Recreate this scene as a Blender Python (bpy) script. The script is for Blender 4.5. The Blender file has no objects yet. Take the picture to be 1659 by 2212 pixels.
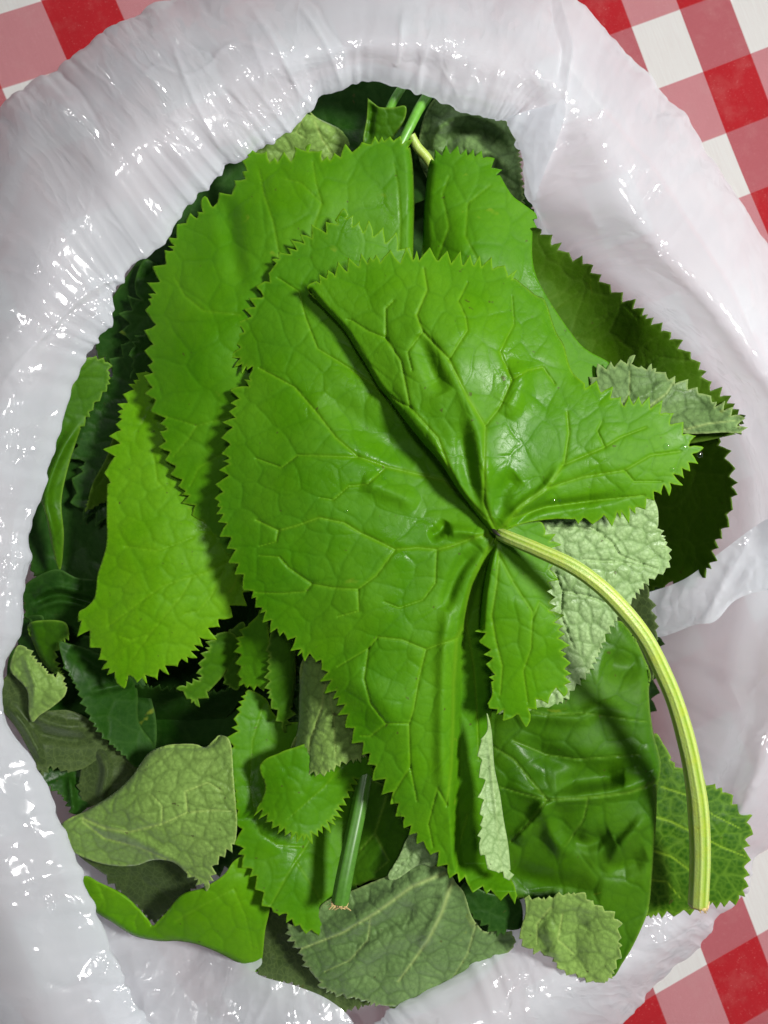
import bpy, math, random
import numpy as np
from mathutils.geometry import delaunay_2d_cdt
from mathutils import Vector
R = math.radians
rnd = random.Random(7)
sc = bpy.context.scene
C = sc.collection

# ------------------------------------------------------------------ camera, world, lamps, exposure
CAM_Z = 0.482                         # phone held about half a metre above the table
FPX = 1736.0                          # focal length in units of the 1659 x 2212 tracing grid
cd = bpy.data.cameras.new('camera'); cam = bpy.data.objects.new('camera', cd); C.objects.link(cam)
cd.sensor_fit = 'VERTICAL'; cd.sensor_height = 36.0; cd.sensor_width = 27.0
cd.lens = 18.0 / (1106.0 / FPX); cd.clip_start = 0.01; cd.clip_end = 20
cam.location = (0, 0, CAM_Z)
cd.dof.use_dof = True; cd.dof.focus_distance = CAM_Z - 0.112; cd.dof.aperture_fstop = 12.0
sc.camera = cam
w = bpy.data.worlds.new("World"); sc.world = w; w.use_nodes = True
w.node_tree.nodes['Background'].inputs[0].default_value = (0.86, 0.94, 1.0, 1)
w.node_tree.nodes['Background'].inputs[1].default_value = 0.13
def lamp(name, loc, size, power, col):
    l = bpy.data.lights.new(name, 'AREA'); l.shape = 'DISK'; l.size = size; l.energy = power; l.color = col
    o = bpy.data.objects.new(name, l); C.objects.link(o); o.location = loc
    o.rotation_euler = (Vector((0, 0, 0.08)) - Vector(loc)).to_track_quat('-Z', 'Y').to_euler()
    return o
lamp('ceiling_lamp', (0.74, 0.20, 1.02), 0.22, 27.5, (1.0, 0.985, 0.965))
lamp('kitchen_lamp', (0.05, 0.42, 1.75), 0.24, 6.5, (1.0, 0.985, 0.97))
sc.view_settings.view_transform = 'Standard'; sc.view_settings.look = 'None'
sc.view_settings.exposure = 0.0; sc.view_settings.gamma = 1.0
sc.cycles.max_bounces = 8; sc.cycles.transparent_max_bounces = 12

# ------------------------------------------------------------------ geometry helpers
def world(x, y, zmm):
    """tracing-grid position + height (mm) -> metres"""
    x = np.asarray(x, float); y = np.asarray(y, float); z = np.asarray(zmm, float) * 0.001
    k = (CAM_Z - z) / FPX
    return np.stack([(x - 829.5) * k, -(y - 1106.0) * k, z + 0 * x], -1)

def hash2(ix, iy, seed):
    h = (ix.astype(np.int64) * 374761393 + iy.astype(np.int64) * 668265263 + seed * 974634777) & 0x7fffffff
    h = ((h ^ (h >> 13)) * 1274126177) & 0x7fffffff
    return ((h ^ (h >> 16)) & 0xffff) / 32767.5 - 1.0
def noise(x, y, seed=0):
    x = np.asarray(x, float); y = np.asarray(y, float)
    ix = np.floor(x); iy = np.floor(y); fx = x - ix; fy = y - iy
    fx = fx * fx * fx * (fx * (fx * 6 - 15) + 10); fy = fy * fy * fy * (fy * (fy * 6 - 15) + 10)
    a = hash2(ix, iy, seed); b = hash2(ix + 1, iy, seed); c = hash2(ix, iy + 1, seed); d = hash2(ix + 1, iy + 1, seed)
    return (a + (b - a) * fx) * (1 - fy) + (c + (d - c) * fx) * fy
def fbm(x, y, seed=0, o=3):
    s = 0; a = 1.0
    for i in range(o):
        s = s + a * noise(x * 2 ** i, y * 2 ** i, seed + 17 * i); a *= 0.5
    return s
def ridged(x, y, seed=0, o=2):
    s = 0; a = 1.0
    for i in range(o):
        s = s + a * (1 - np.abs(noise(x * 2.1 ** i, y * 2.1 ** i, seed + 31 * i)) * 2); a *= 0.5
    return s

def catmull(P, n, closed=False):
    P = np.asarray(P, float); m = len(P); out = []
    segs = m if closed else m - 1
    for i in range(segs):
        if closed: p0, p1, p2, p3 = P[(i - 1) % m], P[i], P[(i + 1) % m], P[(i + 2) % m]
        else: p0, p1, p2, p3 = P[max(i - 1, 0)], P[i], P[i + 1], P[min(i + 2, m - 1)]
        for t in np.arange(n) / n:
            out.append(0.5 * ((2 * p1) + (-p0 + p2) * t + (2 * p0 - 5 * p1 + 4 * p2 - p3) * t * t + (-p0 + 3 * p1 - 3 * p2 + p3) * t ** 3))
    if not closed: out.append(P[-1])
    return np.array(out)

def resample(P, step):
    P = np.asarray(P, float); d = np.r_[0, np.cumsum(np.hypot(*np.diff(P, axis=0).T))]
    n = max(2, int(round(d[-1] / step)) + 1); t = np.linspace(0, d[-1], n)
    return np.stack([np.interp(t, d, P[:, 0]), np.interp(t, d, P[:, 1])], 1)

def outline(spec, res, pitch, depth, lean, rr):
    """spec: list of points with 's' / 't' switches; smooth or toothed runs"""
    pts = []; modes = []; m = 's'
    for it in spec:
        if isinstance(it, str): m = it
        else: pts.append(it); modes.append(m)
    n = len(pts); A = 0
    for i in range(n):
        x0, y0 = pts[i]; x1, y1 = pts[(i + 1) % n]; A += x0 * y1 - x1 * y0
    sgn = 1.0 if A > 0 else -1.0
    out = []; i = 0
    start = 0
    for k in range(n):
        if modes[k] != modes[k - 1]: start = k; break
    k = 0
    while k < n:
        m = modes[(start + k) % n]; run = [pts[(start + k) % n]]
        while k < n and modes[(start + k) % n] == m:
            k += 1; run.append(pts[(start + k) % n])
        if m == 's':
            P = catmull(run, 8) if len(run) > 2 else np.array(run, float)
            out.extend(resample(P, res * 1.1)[:-1].tolist())
        else:
            P = catmull(run, 6) if len(run) > 2 else np.array(run, float)
            P = resample(P, 2.0); P = P + np.stack([noise(np.arange(len(P)) / 23 + 7, np.zeros(len(P)), int(pitch)), noise(np.arange(len(P)) / 23, np.zeros(len(P)), 3)], 1) * 3.5; L = (len(P) - 1)
            s = 0.0
            total = 2.0 * L
            while s < total - 1:
                pw = pitch * rr.choice((.4, .65, .85, 1.0, 1.1, 1.35, 1.5)) * rr.uniform(.88, 1.12); dp = depth * rr.uniform(0.5, 1.3) * min(1.2, pw / pitch + 0.15)
                if total - s - pw < pitch * 0.5: pw = total - s
                tipt = 0.5 + lean * rr.uniform(0.6, 1.3)
                prof = [(0, 0), (tipt * .33, .38), (tipt * .66, .66), (tipt * .88, .9), (tipt, 1.0), (tipt + (1 - tipt) * .12, .84), (tipt + (1 - tipt) * .45, .42), (tipt + (1 - tipt) * .8, .07)]
                bend = lean * pw * 0.5
                for (u, h) in prof:
                    ss = min(total, s + u * pw); j = min(L - 1, int(ss / 2.0)); f = ss / 2.0 - j
                    a, b = P[j], P[j + 1]; q = a + (b - a) * f
                    j0 = max(0, j - 3); j1 = min(L, j + 4); t = P[j1] - P[j0]; t /= (np.hypot(*t) + 1e-9)
                    nn = np.array([t[1], -t[0]]) * sgn
                    out.append((q + nn * dp * (h - 0.4) + t * bend * h * h * 0.5).tolist())
                s += pw
    P = np.array(out)
    keep = np.ones(len(P), bool); last = P[0]
    for i in range(1, len(P)):
        if np.hypot(*(P[i] - last)) < 0.7: keep[i] = False
        else: last = P[i]
    return P[keep]

def in_poly(x, y, P):
    r = np.zeros(len(x), bool); n = len(P)
    for i in range(n):
        x0, y0 = P[i]; x1, y1 = P[(i + 1) % n]
        if y0 == y1: continue
        c = (y0 > y) != (y1 > y)
        if c.any():
            idx = np.nonzero(c)[0]
            h = x[idx] < (x1 - x0) * (y[idx] - y0) / (y1 - y0) + x0
            r[idx[h]] ^= True
    return r

def seg_dist(x, y, P, closed=False, cut=None):
    """distance to a polyline, and the parameter 0..1 along it"""
    P = np.asarray(P, float); n = len(P) if closed else len(P) - 1
    D = np.full(len(x), 1e9); T = np.zeros(len(x))
    for i in range(n):
        a = P[i]; b = P[(i + 1) % len(P)]; ab = b - a; L = ab @ ab + 1e-9
        if cut:
            m = np.nonzero((x > min(a[0], b[0]) - cut) & (x < max(a[0], b[0]) + cut) & (y > min(a[1], b[1]) - cut) & (y < max(a[1], b[1]) + cut))[0]
        else: m = slice(None)
        px = x[m] - a[0]; py = y[m] - a[1]
        t = np.clip((px * ab[0] + py * ab[1]) / L, 0, 1)
        d = np.hypot(px - t * ab[0], py - t * ab[1])
        Dm = D[m]; Tm = T[m]; c = d < Dm
        Dm[c] = d[c]; Tm[c] = (i + t[c]) / n
        D[m] = Dm; T[m] = Tm
    return D, T

def tps(ctrl, x, y):
    c = np.array(ctrl, float); X = c[:, :2] / 500.0; z = c[:, 2]; n = len(c)
    U = lambda r2: np.where(r2 > 1e-12, 0.5 * r2 * np.log(r2 + 1e-12), 0)
    d2 = ((X[:, None] - X[None]) ** 2).sum(-1)
    A = np.zeros((n + 3, n + 3)); A[:n, :n] = U(d2) + np.eye(n) * 0.01; A[:n, n] = 1; A[:n, n + 1:] = X; A[n, :n] = 1; A[n + 1:, :n] = X.T
    wts = np.linalg.lstsq(A, np.r_[z, 0, 0, 0], rcond=None)[0]
    out = np.full(len(x), wts[n]) + wts[n + 1] * x / 500 + wts[n + 2] * y / 500
    for i in range(n):
        out += wts[i] * U((x / 500 - X[i, 0]) ** 2 + (y / 500 - X[i, 1]) ** 2)
    return out

def voro(x, y, cell, rr, centre, aniso=1.35):
    """jittered cells, stretched away from the leaf's centre -> (edge distance in px, centre distance, id noise)"""
    x0, x1, y0, y1 = x.min() - cell, x.max() + cell, y.min() - cell, y.max() + cell
    S = []
    j = 0
    yy = y0
    while yy < y1:
        xx = x0 + (j % 2) * cell * .5
        while xx < x1:
            S.append((xx + rr.uniform(-.42, .42) * cell, yy + rr.uniform(-.42, .42) * cell)); xx += cell
        yy += cell * .87; j += 1
    S = np.array(S); rh = S - np.array(centre); rh /= (np.linalg.norm(rh, axis=1)[:, None] + 1e-6)
    wx = x + cell * .10 * fbm(x / cell * 1.3, y / cell * 1.3, 5, 2); wy = y + cell * .10 * fbm(x / cell * 1.3, y / cell * 1.3, 9, 2)
    E1 = np.empty(len(x)); E2 = np.empty(len(x)); ID = np.empty(len(x))
    # bucket by tiles to keep it cheap
    tile = cell * 3; tx = np.floor((wx - x0) / tile).astype(int); ty = np.floor((wy - y0) / tile).astype(int); key = tx * 10007 + ty
    order = np.argsort(key, kind='stable'); ks = key[order]; b = np.nonzero(np.r_[True, ks[1:] != ks[:-1], True])[0]
    for a0, a1 in zip(b[:-1], b[1:]):
        idx = order[a0:a1]; cx, cy = wx[idx].mean(), wy[idx].mean()
        m = np.nonzero((abs(S[:, 0] - cx) < tile * 1.3) & (abs(S[:, 1] - cy) < tile * 1.3))[0]
        dx = wx[idx][:, None] - S[m, 0]; dy = wy[idx][:, None] - S[m, 1]
        r_ = dx * rh[m, 0] + dy * rh[m, 1]; t_ = -dx * rh[m, 1] + dy * rh[m, 0]
        d = np.sqrt((r_ / aniso) ** 2 + t_ ** 2)
        p = np.partition(d, 1, axis=1)[:, :2]; E1[idx] = p[:, 0]; E2[idx] = p[:, 1]; ID[idx] = m[d.argmin(1)]
    return (E2 - E1) * .5, E1, ID

def mesh_obj(name, co, faces, mat, parent=None, attrs=None, smooth=True, origin=None):
    co = np.asarray(co, float)
    if origin is not None: co = co - np.asarray(origin)
    me = bpy.data.meshes.new(name)
    f = np.asarray(faces, np.int32)
    me.vertices.add(len(co)); me.vertices.foreach_set('co', co.astype(np.float32).ravel())
    me.loops.add(f.size); me.loops.foreach_set('vertex_index', f.ravel())
    me.polygons.add(len(f)); me.polygons.foreach_set('loop_start', np.arange(0, f.size, f.shape[1], dtype=np.int32))
    me.polygons.foreach_set('use_smooth', np.full(len(f), smooth))
    me.update(calc_edges=True); me.validate()
    for k, v in (attrs or {}).items():
        v = np.asarray(v, np.float32)
        if v.ndim == 2: at = me.attributes.new(k, 'FLOAT_VECTOR', 'POINT'); at.data.foreach_set('vector', v.ravel())
        else: at = me.attributes.new(k, 'FLOAT', 'POINT'); at.data.foreach_set('value', v)
    if mat: me.materials.append(mat)
    o = bpy.data.objects.new(name, me); C.objects.link(o)
    if parent: o.parent = parent
    return o

def tag(o, label=None, cat=None, group=None, kind=None):
    if label: o['label'] = label
    if cat: o['category'] = cat
    if group: o['group'] = group
    if kind: o['kind'] = kind
    return o

# ------------------------------------------------------------------ materials
def nt(name):
    m = bpy.data.materials.new(name); m.use_nodes = True; t = m.node_tree; t.nodes.clear()
    return m, t, t.nodes, t.links
def mixc(t, fac, a, b, typ='MIX'):
    n = t.nodes.new('ShaderNodeMix'); n.data_type = 'RGBA'; n.blend_type = typ
    def put(s, v):
        if isinstance(v, (tuple, list)): s.default_value = (*v, 1) if len(v) == 3 else v
        elif isinstance(v, (int, float)): s.default_value = v
        else: t.links.new(v, s)
    put(n.inputs[0], fac); put(n.inputs[6], a); put(n.inputs[7], b); return n.outputs[2]
def math_(t, op, a, b=0.0, c=0.0):
    n = t.nodes.new('ShaderNodeMath'); n.operation = op
    for i, v in enumerate((a, b, c)):
        if isinstance(v, (int, float)): n.inputs[i].default_value = v
        else: t.links.new(v, n.inputs[i])
    return n.outputs[0]
def ramp(t, v, lo, hi):
    n = t.nodes.new('ShaderNodeMapRange'); n.inputs[1].default_value = lo; n.inputs[2].default_value = hi
    t.links.new(v, n.inputs[0]); return n.outputs[0]
def tex_noise(t, co, scale, detail=3, rough=.55, dist=0):
    n = t.nodes.new('ShaderNodeTexNoise'); n.inputs['Scale'].default_value = scale; n.inputs['Detail'].default_value = detail
    n.inputs['Roughness'].default_value = rough; n.inputs['Distortion'].default_value = dist; t.links.new(co, n.inputs['Vector']); return n.outputs['Fac']

def leaf_mat(name, dark, light, vein, vs=0.5, trans=0.28, tcol=None, rough=0.43, spec=0.13, bump=.7, fine=0.14, edge=0.5, fuzz=0.0, net=None, ns=None):
    net = net or vein; ns = vs * .6 if ns is None else ns
    m, t, N, L = nt(name)
    out = N.new('ShaderNodeOutputMaterial'); g = N.new('ShaderNodeNewGeometry'); tc = N.new('ShaderNodeTexCoord'); co = tc.outputs['Object']
    av = N.new('ShaderNodeAttribute'); av.attribute_name = 'vein'
    am = N.new('ShaderNodeAttribute'); am.attribute_name = 'margin'
    n1 = tex_noise(t, co, 16, 4, .6, .4); n2 = tex_noise(t, co, 90, 4, .6)
    base = mixc(t, ramp(t, n1, .3, .7), dark, light)
    base = mixc(t, math_(t, 'MULTIPLY', ramp(t, n2, .35, .7), .28), base, light)
    # fine network of the smallest veins
    vo = N.new('ShaderNodeTexVoronoi'); vo.feature = 'DISTANCE_TO_EDGE'; vo.inputs['Scale'].default_value = 330
    wob = N.new('ShaderNodeMix'); wob.data_type = 'VECTOR'; wob.inputs[0].default_value = .0022
    nv = N.new('ShaderNodeTexNoise'); nv.inputs['Scale'].default_value = 160; L.new(co, nv.inputs['Vector'])
    L.new(co, wob.inputs[4]); L.new(nv.outputs['Color'], wob.inputs[5]); L.new(wob.outputs[1], vo.inputs['Vector'])
    fv = ramp(t, vo.outputs['Distance'], .10, .0)
    base = mixc(t, math_(t, 'MULTIPLY', fv, fine * .55), base, net)
    an = N.new('ShaderNodeAttribute'); an.attribute_name = 'net'
    base = mixc(t, math_(t, 'MULTIPLY', an.outputs['Fac'], ns), base, net)
    base = mixc(t, math_(t, 'MULTIPLY', av.outputs['Fac'], vs), base, vein)
    base = mixc(t, math_(t, 'MULTIPLY', am.outputs['Fac'], edge), base, vein)
    # small dark specks and bruises
    sp = tex_noise(t, co, 260, 2, .5); base = mixc(t, math_(t, 'MULTIPLY', ramp(t, sp, .72, .77), .7), base, (0.05, 0.05, 0.01))
    sp2 = tex_noise(t, co, 48, 3, .6, .5); base = mixc(t, math_(t, 'MULTIPLY', ramp(t, sp2, .70, .78), .45), base, (0.26, 0.30, 0.02))
    p = N.new('ShaderNodeBsdfPrincipled'); L.new(base, p.inputs['Base Color'])
    rn = tex_noise(t, co, 34, 3); ro = math_(t, 'ADD', math_(t, 'MULTIPLY', ramp(t, rn, .36, .55), .30), rough - .16); L.new(ro, p.inputs['Roughness'])
    p.inputs['Specular IOR Level'].default_value = spec
    if fuzz: p.inputs['Sheen Weight'].default_value = fuzz; p.inputs['Sheen Roughness'].default_value = .45; p.inputs['Sheen Tint'].default_value = (.75, .9, .7, 1)
    b1 = N.new('ShaderNodeBump'); b1.inputs['Distance'].default_value = .00020 * bump; b1.inputs['Strength'].default_value = 1
    h = math_(t, 'ADD', math_(t, 'MULTIPLY', tex_noise(t, co, 420, 4, .65, .6), .8), math_(t, 'MULTIPLY', fv, -.12 if fuzz == 0 else .4))
    h = math_(t, 'ADD', h, math_(t, 'MULTIPLY', tex_noise(t, co, 110, 2, .5, .8), .7))
    L.new(h, b1.inputs['Height']); L.new(b1.outputs[0], p.inputs['Normal'])
    tr = N.new('ShaderNodeBsdfTranslucent'); L.new(mixc(t, 1.0, base, tcol or (1.0, 1.25, .35), 'MULTIPLY'), tr.inputs['Color']); L.new(b1.outputs[0], tr.inputs['Normal'])
    mx = N.new('ShaderNodeMixShader'); mx.inputs[0].default_value = trans; L.new(p.outputs[0], mx.inputs[1]); L.new(tr.outputs[0], mx.inputs[2])
    L.new(mx.outputs[0], out.inputs[0]); return m

GV = (.18, .35, .012); DG = (.020, .10, .002)
M = {
 'top':    leaf_mat('leaf_green', (.040, .158, .0015), (.076, .220, .003), GV, .30, .18, net=DG, ns=.22),
 'bright': leaf_mat('leaf_bright_green', (.070, .225, .002), (.122, .300, .004), GV, .28, .20, net=DG, ns=.2),
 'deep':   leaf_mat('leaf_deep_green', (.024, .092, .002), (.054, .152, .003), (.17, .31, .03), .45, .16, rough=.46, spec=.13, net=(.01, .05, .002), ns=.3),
 'dark':   leaf_mat('leaf_shade_dark_green', (.006, .032, .002), (.013, .055, .003), (.05, .12, .02), .30, .10, rough=.48, spec=.12),  # leaf green darkened: the shade of the gaps is put into the colour
 'olive':  leaf_mat('leaf_olive_and_shade_green', (.026, .078, .002), (.052, .122, .003), (.12, .20, .03), .22, .15, rough=.5, spec=.08),  # real olive leaf, and the wide right leaf with shade painted in
 'lime':   leaf_mat('leaf_lime_green', (.070, .235, .002), (.125, .31, .004), (.20, .40, .02), .3, .32, rough=.42, net=(.05, .17, .002), ns=.3),
 'netted': leaf_mat('leaf_pale_netted', (.013, .062, .001), (.028, .092, .002), (.20, .34, .02), .8, .18, rough=.5, fine=.05, net=(.14, .28, .02), ns=.5),
 'pale':   leaf_mat('leaf_underside_pale', (.24, .37, .14), (.35, .49, .22), (.30, .42, .16), .5, .2, (1, 1.1, .6), rough=.45, spec=.35, fuzz=.2, fine=.5, net=(.09, .18, .035), ns=.75),
 'sage':   leaf_mat('leaf_underside_sage', (.085, .165, .040), (.155, .255, .080), (.29, .38, .12), .8, .2, (1, 1.1, .6), rough=.6, spec=.25, fuzz=.3, fine=.4, net=(.03, .065, .012), ns=.6),
 'khaki':  leaf_mat('leaf_underside_olive', (.150, .275, .048), (.250, .395, .085), (.33, .44, .11), .7, .25, (1, 1.1, .6), rough=.6, spec=.25, fuzz=.25, fine=.4, net=(.075, .135, .02), ns=.65),
 'shadeu': leaf_mat('leaf_underside_shaded_olive', (.020, .040, .007), (.038, .066, .012), (.10, .15, .035), .35, .2, (1, 1.1, .6), rough=.6, spec=.25, fuzz=.2, fine=.5),  # olive underside with the shade between leaves mixed into its colour
}
def stem_mat():
    m, t, N, L = nt('leaf_stalk'); out = N.new('ShaderNodeOutputMaterial'); tc = N.new('ShaderNodeTexCoord')
    a = N.new('ShaderNodeAttribute'); a.attribute_name = 'rib'; b = N.new('ShaderNodeAttribute'); b.attribute_name = 'cut'
    base = mixc(t, a.outputs['Fac'], (.19, .31, .022), (.42, .52, .15))
    base = mixc(t, math_(t, 'MULTIPLY', ramp(t, tex_noise(t, tc.outputs['Object'], 120, 4, .6), .45, .7), .5), base, (.36, .42, .03))
    base = mixc(t, math_(t, 'MULTIPLY', ramp(t, tex_noise(t, tc.outputs['Object'], 420, 2, .5), .70, .76), .6), base, (.16, .15, .03))
    base = mixc(t, b.outputs['Fac'], base, (.34, .22, .08))
    p = N.new('ShaderNodeBsdfPrincipled'); L.new(base, p.inputs['Base Color']); p.inputs['Roughness'].default_value = .36
    p.inputs['Subsurface Weight'].default_value = .25; p.inputs['Subsurface Radius'].default_value = (.5, 1, .15); p.inputs['Subsurface Scale'].default_value = .003
    bu = N.new('ShaderNodeBump'); bu.inputs['Distance'].default_value = .0003; L.new(tex_noise(t, tc.outputs['Object'], 700, 4, .7), bu.inputs['Height']); L.new(bu.outputs[0], p.inputs['Normal'])
    L.new(p.outputs[0], out.inputs[0]); return m
M['stem'] = stem_mat()
def simple(name, col, rough=.5, trans=0, sss=0):
    m, t, N, L = nt(name); out = N.new('ShaderNodeOutputMaterial'); p = N.new('ShaderNodeBsdfPrincipled'); tc = N.new('ShaderNodeTexCoord')
    n = tex_noise(t, tc.outputs['Object'], 500, 4, .6)
    L.new(mixc(t, n, tuple(c * .6 for c in col), tuple(min(1, c * 1.35) for c in col)), p.inputs['Base Color'])
    p.inputs['Roughness'].default_value = rough; p.inputs['Transmission Weight'].default_value = trans
    if trans: p.inputs['IOR'].default_value = 1.33; p.inputs['Base Color'].default_value = (1, 1, 1, 1); t.links.remove(p.inputs['Base Color'].links[0])
    L.new(p.outputs[0], out.inputs[0]); return m
M['greenstem'] = simple('green_stalk', (.09, .27, .02), .4)
M['darkstem'] = simple('dark_stalk', (.05, .15, .012), .4)
M['cut'] = simple('dried_cut_end', (.50, .36, .15), .6)
M['scar'] = simple('black_scar', (.02, .018, .012), .45)
def water_mat():
    m, t, N, L = nt('water'); out = N.new('ShaderNodeOutputMaterial'); g = N.new('ShaderNodeBsdfGlossy'); g.inputs['Roughness'].default_value = .04
    tp = N.new('ShaderNodeBsdfTransparent'); tp.inputs[0].default_value = (.95, 1, .95, 1); lw = N.new('ShaderNodeLayerWeight')
    mx = N.new('ShaderNodeMixShader'); L.new(math_(t, 'ADD', math_(t, 'MULTIPLY', lw.outputs['Facing'], .25), .06), mx.inputs[0]); L.new(tp.outputs[0], mx.inputs[1]); L.new(g.outputs[0], mx.inputs[2]); L.new(mx.outputs[0], out.inputs[0]); return m
M['water'] = water_mat()

def bag_mat():
    m, t, N, L = nt('white_plastic_film'); out = N.new('ShaderNodeOutputMaterial'); tc = N.new('ShaderNodeTexCoord'); co = tc.outputs['Object']
    base = mixc(t, ramp(t, tex_noise(t, co, 22, 4, .6), .3, .7), (.71, .745, .79), (.80, .83, .865))
    df = N.new('ShaderNodeBsdfDiffuse'); L.new(base, df.inputs['Color'])
    gl = N.new('ShaderNodeBsdfGlossy'); gl.inputs['Color'].default_value = (1, 1, 1, 1); gl.inputs['Roughness'].default_value = .14
    # crumpled film: long folds across the roll, and patches of small sharp facets
    fa = N.new('ShaderNodeAttribute'); fa.attribute_name = 'film'; fc = fa.outputs['Vector']     # millimetres along / across the film
    def sc3(v, x, y, z=1):
        n = N.new('ShaderNodeVectorMath'); n.operation = 'MULTIPLY'; L.new(v, n.inputs[0]); n.inputs[1].default_value = (x, y, z); return n.outputs[0]
    def rid(v, sc_, dist, det=1):
        n = tex_noise(t, v, sc_, det, .5, dist); return math_(t, 'ABSOLUTE', math_(t, 'SUBTRACT', n, .5))
    lng = rid(sc3(fc, 1, .22), .060, .3, 0)
    med = rid(sc3(fc, 1, .6), .15, .4, 0)
    sml = rid(sc3(fc, 1, .8), .36, .4, 0)
    patch = ramp(t, tex_noise(t, sc3(fc, 1, 1), .024, 2, .5, .6), .47, .55); patch2 = ramp(t, tex_noise(t, sc3(fc, 1, .8), .055, 2, .5, .3), .50, .62)
    h = math_(t, 'ADD', math_(t, 'MULTIPLY', lng, math_(t, 'ADD', math_(t, 'MULTIPLY', patch2, 1.2), .8)), math_(t, 'MULTIPLY', math_(t, 'MULTIPLY', med, 1.1), math_(t, 'ADD', math_(t, 'MULTIPLY', patch, .97), .03)))
    h = math_(t, 'ADD', h, math_(t, 'MULTIPLY', math_(t, 'MULTIPLY', sml, .5), math_(t, 'MULTIPLY', patch, patch2)))
    bu = N.new('ShaderNodeBump'); bu.inputs['Distance'].default_value = .0020; bu.inputs['Strength'].default_value = .9; L.new(h, bu.inputs['Height']); 
    dsn = N.new('ShaderNodeTexNoise'); dsn.inputs['Scale'].default_value = .10; L.new(fc, dsn.inputs['Vector'])
    dv = N.new('ShaderNodeVectorMath'); dv.operation = 'MULTIPLY_ADD'; L.new(dsn.outputs['Color'], dv.inputs[0]); dv.inputs[1].default_value = (14, 14, 0); L.new(fc, dv.inputs[2])
    vf = N.new('ShaderNodeTexVoronoi'); vf.inputs['Scale'].default_value = .17; L.new(sc3(dv.outputs[0], 1, .55), vf.inputs['Vector'])
    c0 = N.new('ShaderNodeVectorMath'); c0.operation = 'SUBTRACT'; L.new(vf.outputs['Color'], c0.inputs[0]); c0.inputs[1].default_value = (.5, .5, .5)
    c1 = N.new('ShaderNodeVectorMath'); c1.operation = 'SCALE'; L.new(c0.outputs[0], c1.inputs[0]); L.new(math_(t, 'MULTIPLY', math_(t, 'ADD', math_(t, 'MULTIPLY', patch, .88), .12), 1.25), c1.inputs['Scale'])
    c2 = N.new('ShaderNodeVectorMath'); c2.operation = 'ADD'; L.new(bu.outputs[0], c2.inputs[0]); L.new(c1.outputs[0], c2.inputs[1])
    c3 = N.new('ShaderNodeVectorMath'); c3.operation = 'NORMALIZE'; L.new(c2.outputs[0], c3.inputs[0]); L.new(c3.outputs[0], gl.inputs['Normal'])
    b2 = N.new('ShaderNodeBump'); b2.inputs['Distance'].default_value = .0005; L.new(h, b2.inputs['Height']); L.new(b2.outputs[0], df.inputs['Normal'])
    tr = N.new('ShaderNodeBsdfTranslucent'); tr.inputs['Color'].default_value = (.925, .95, .98, 1)
    mx0 = N.new('ShaderNodeMixShader'); mx0.inputs[0].default_value = .60; L.new(df.outputs[0], mx0.inputs[1]); L.new(tr.outputs[0], mx0.inputs[2])
    fr = N.new('ShaderNodeLayerWeight'); fr.inputs['Blend'].default_value = .5; L.new(bu.outputs[0], fr.inputs['Normal'])
    mx = N.new('ShaderNodeMixShader'); L.new(math_(t, 'ADD', math_(t, 'MULTIPLY', math_(t, 'POWER', fr.outputs['Facing'], 4.0), .25), .06), mx.inputs[0]); L.new(mx0.outputs[0], mx.inputs[1]); L.new(gl.outputs[0], mx.inputs[2])
    tp = N.new('ShaderNodeBsdfTransparent'); tp.inputs[0].default_value = (1, 1, 1, 1)
    m2 = N.new('ShaderNodeMixShader'); m2.inputs[0].default_value = .15; L.new(mx.outputs[0], m2.inputs[1]); L.new(tp.outputs[0], m2.inputs[2])
    L.new(m2.outputs[0], out.inputs[0]); return m
M['bag'] = bag_mat()

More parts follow.
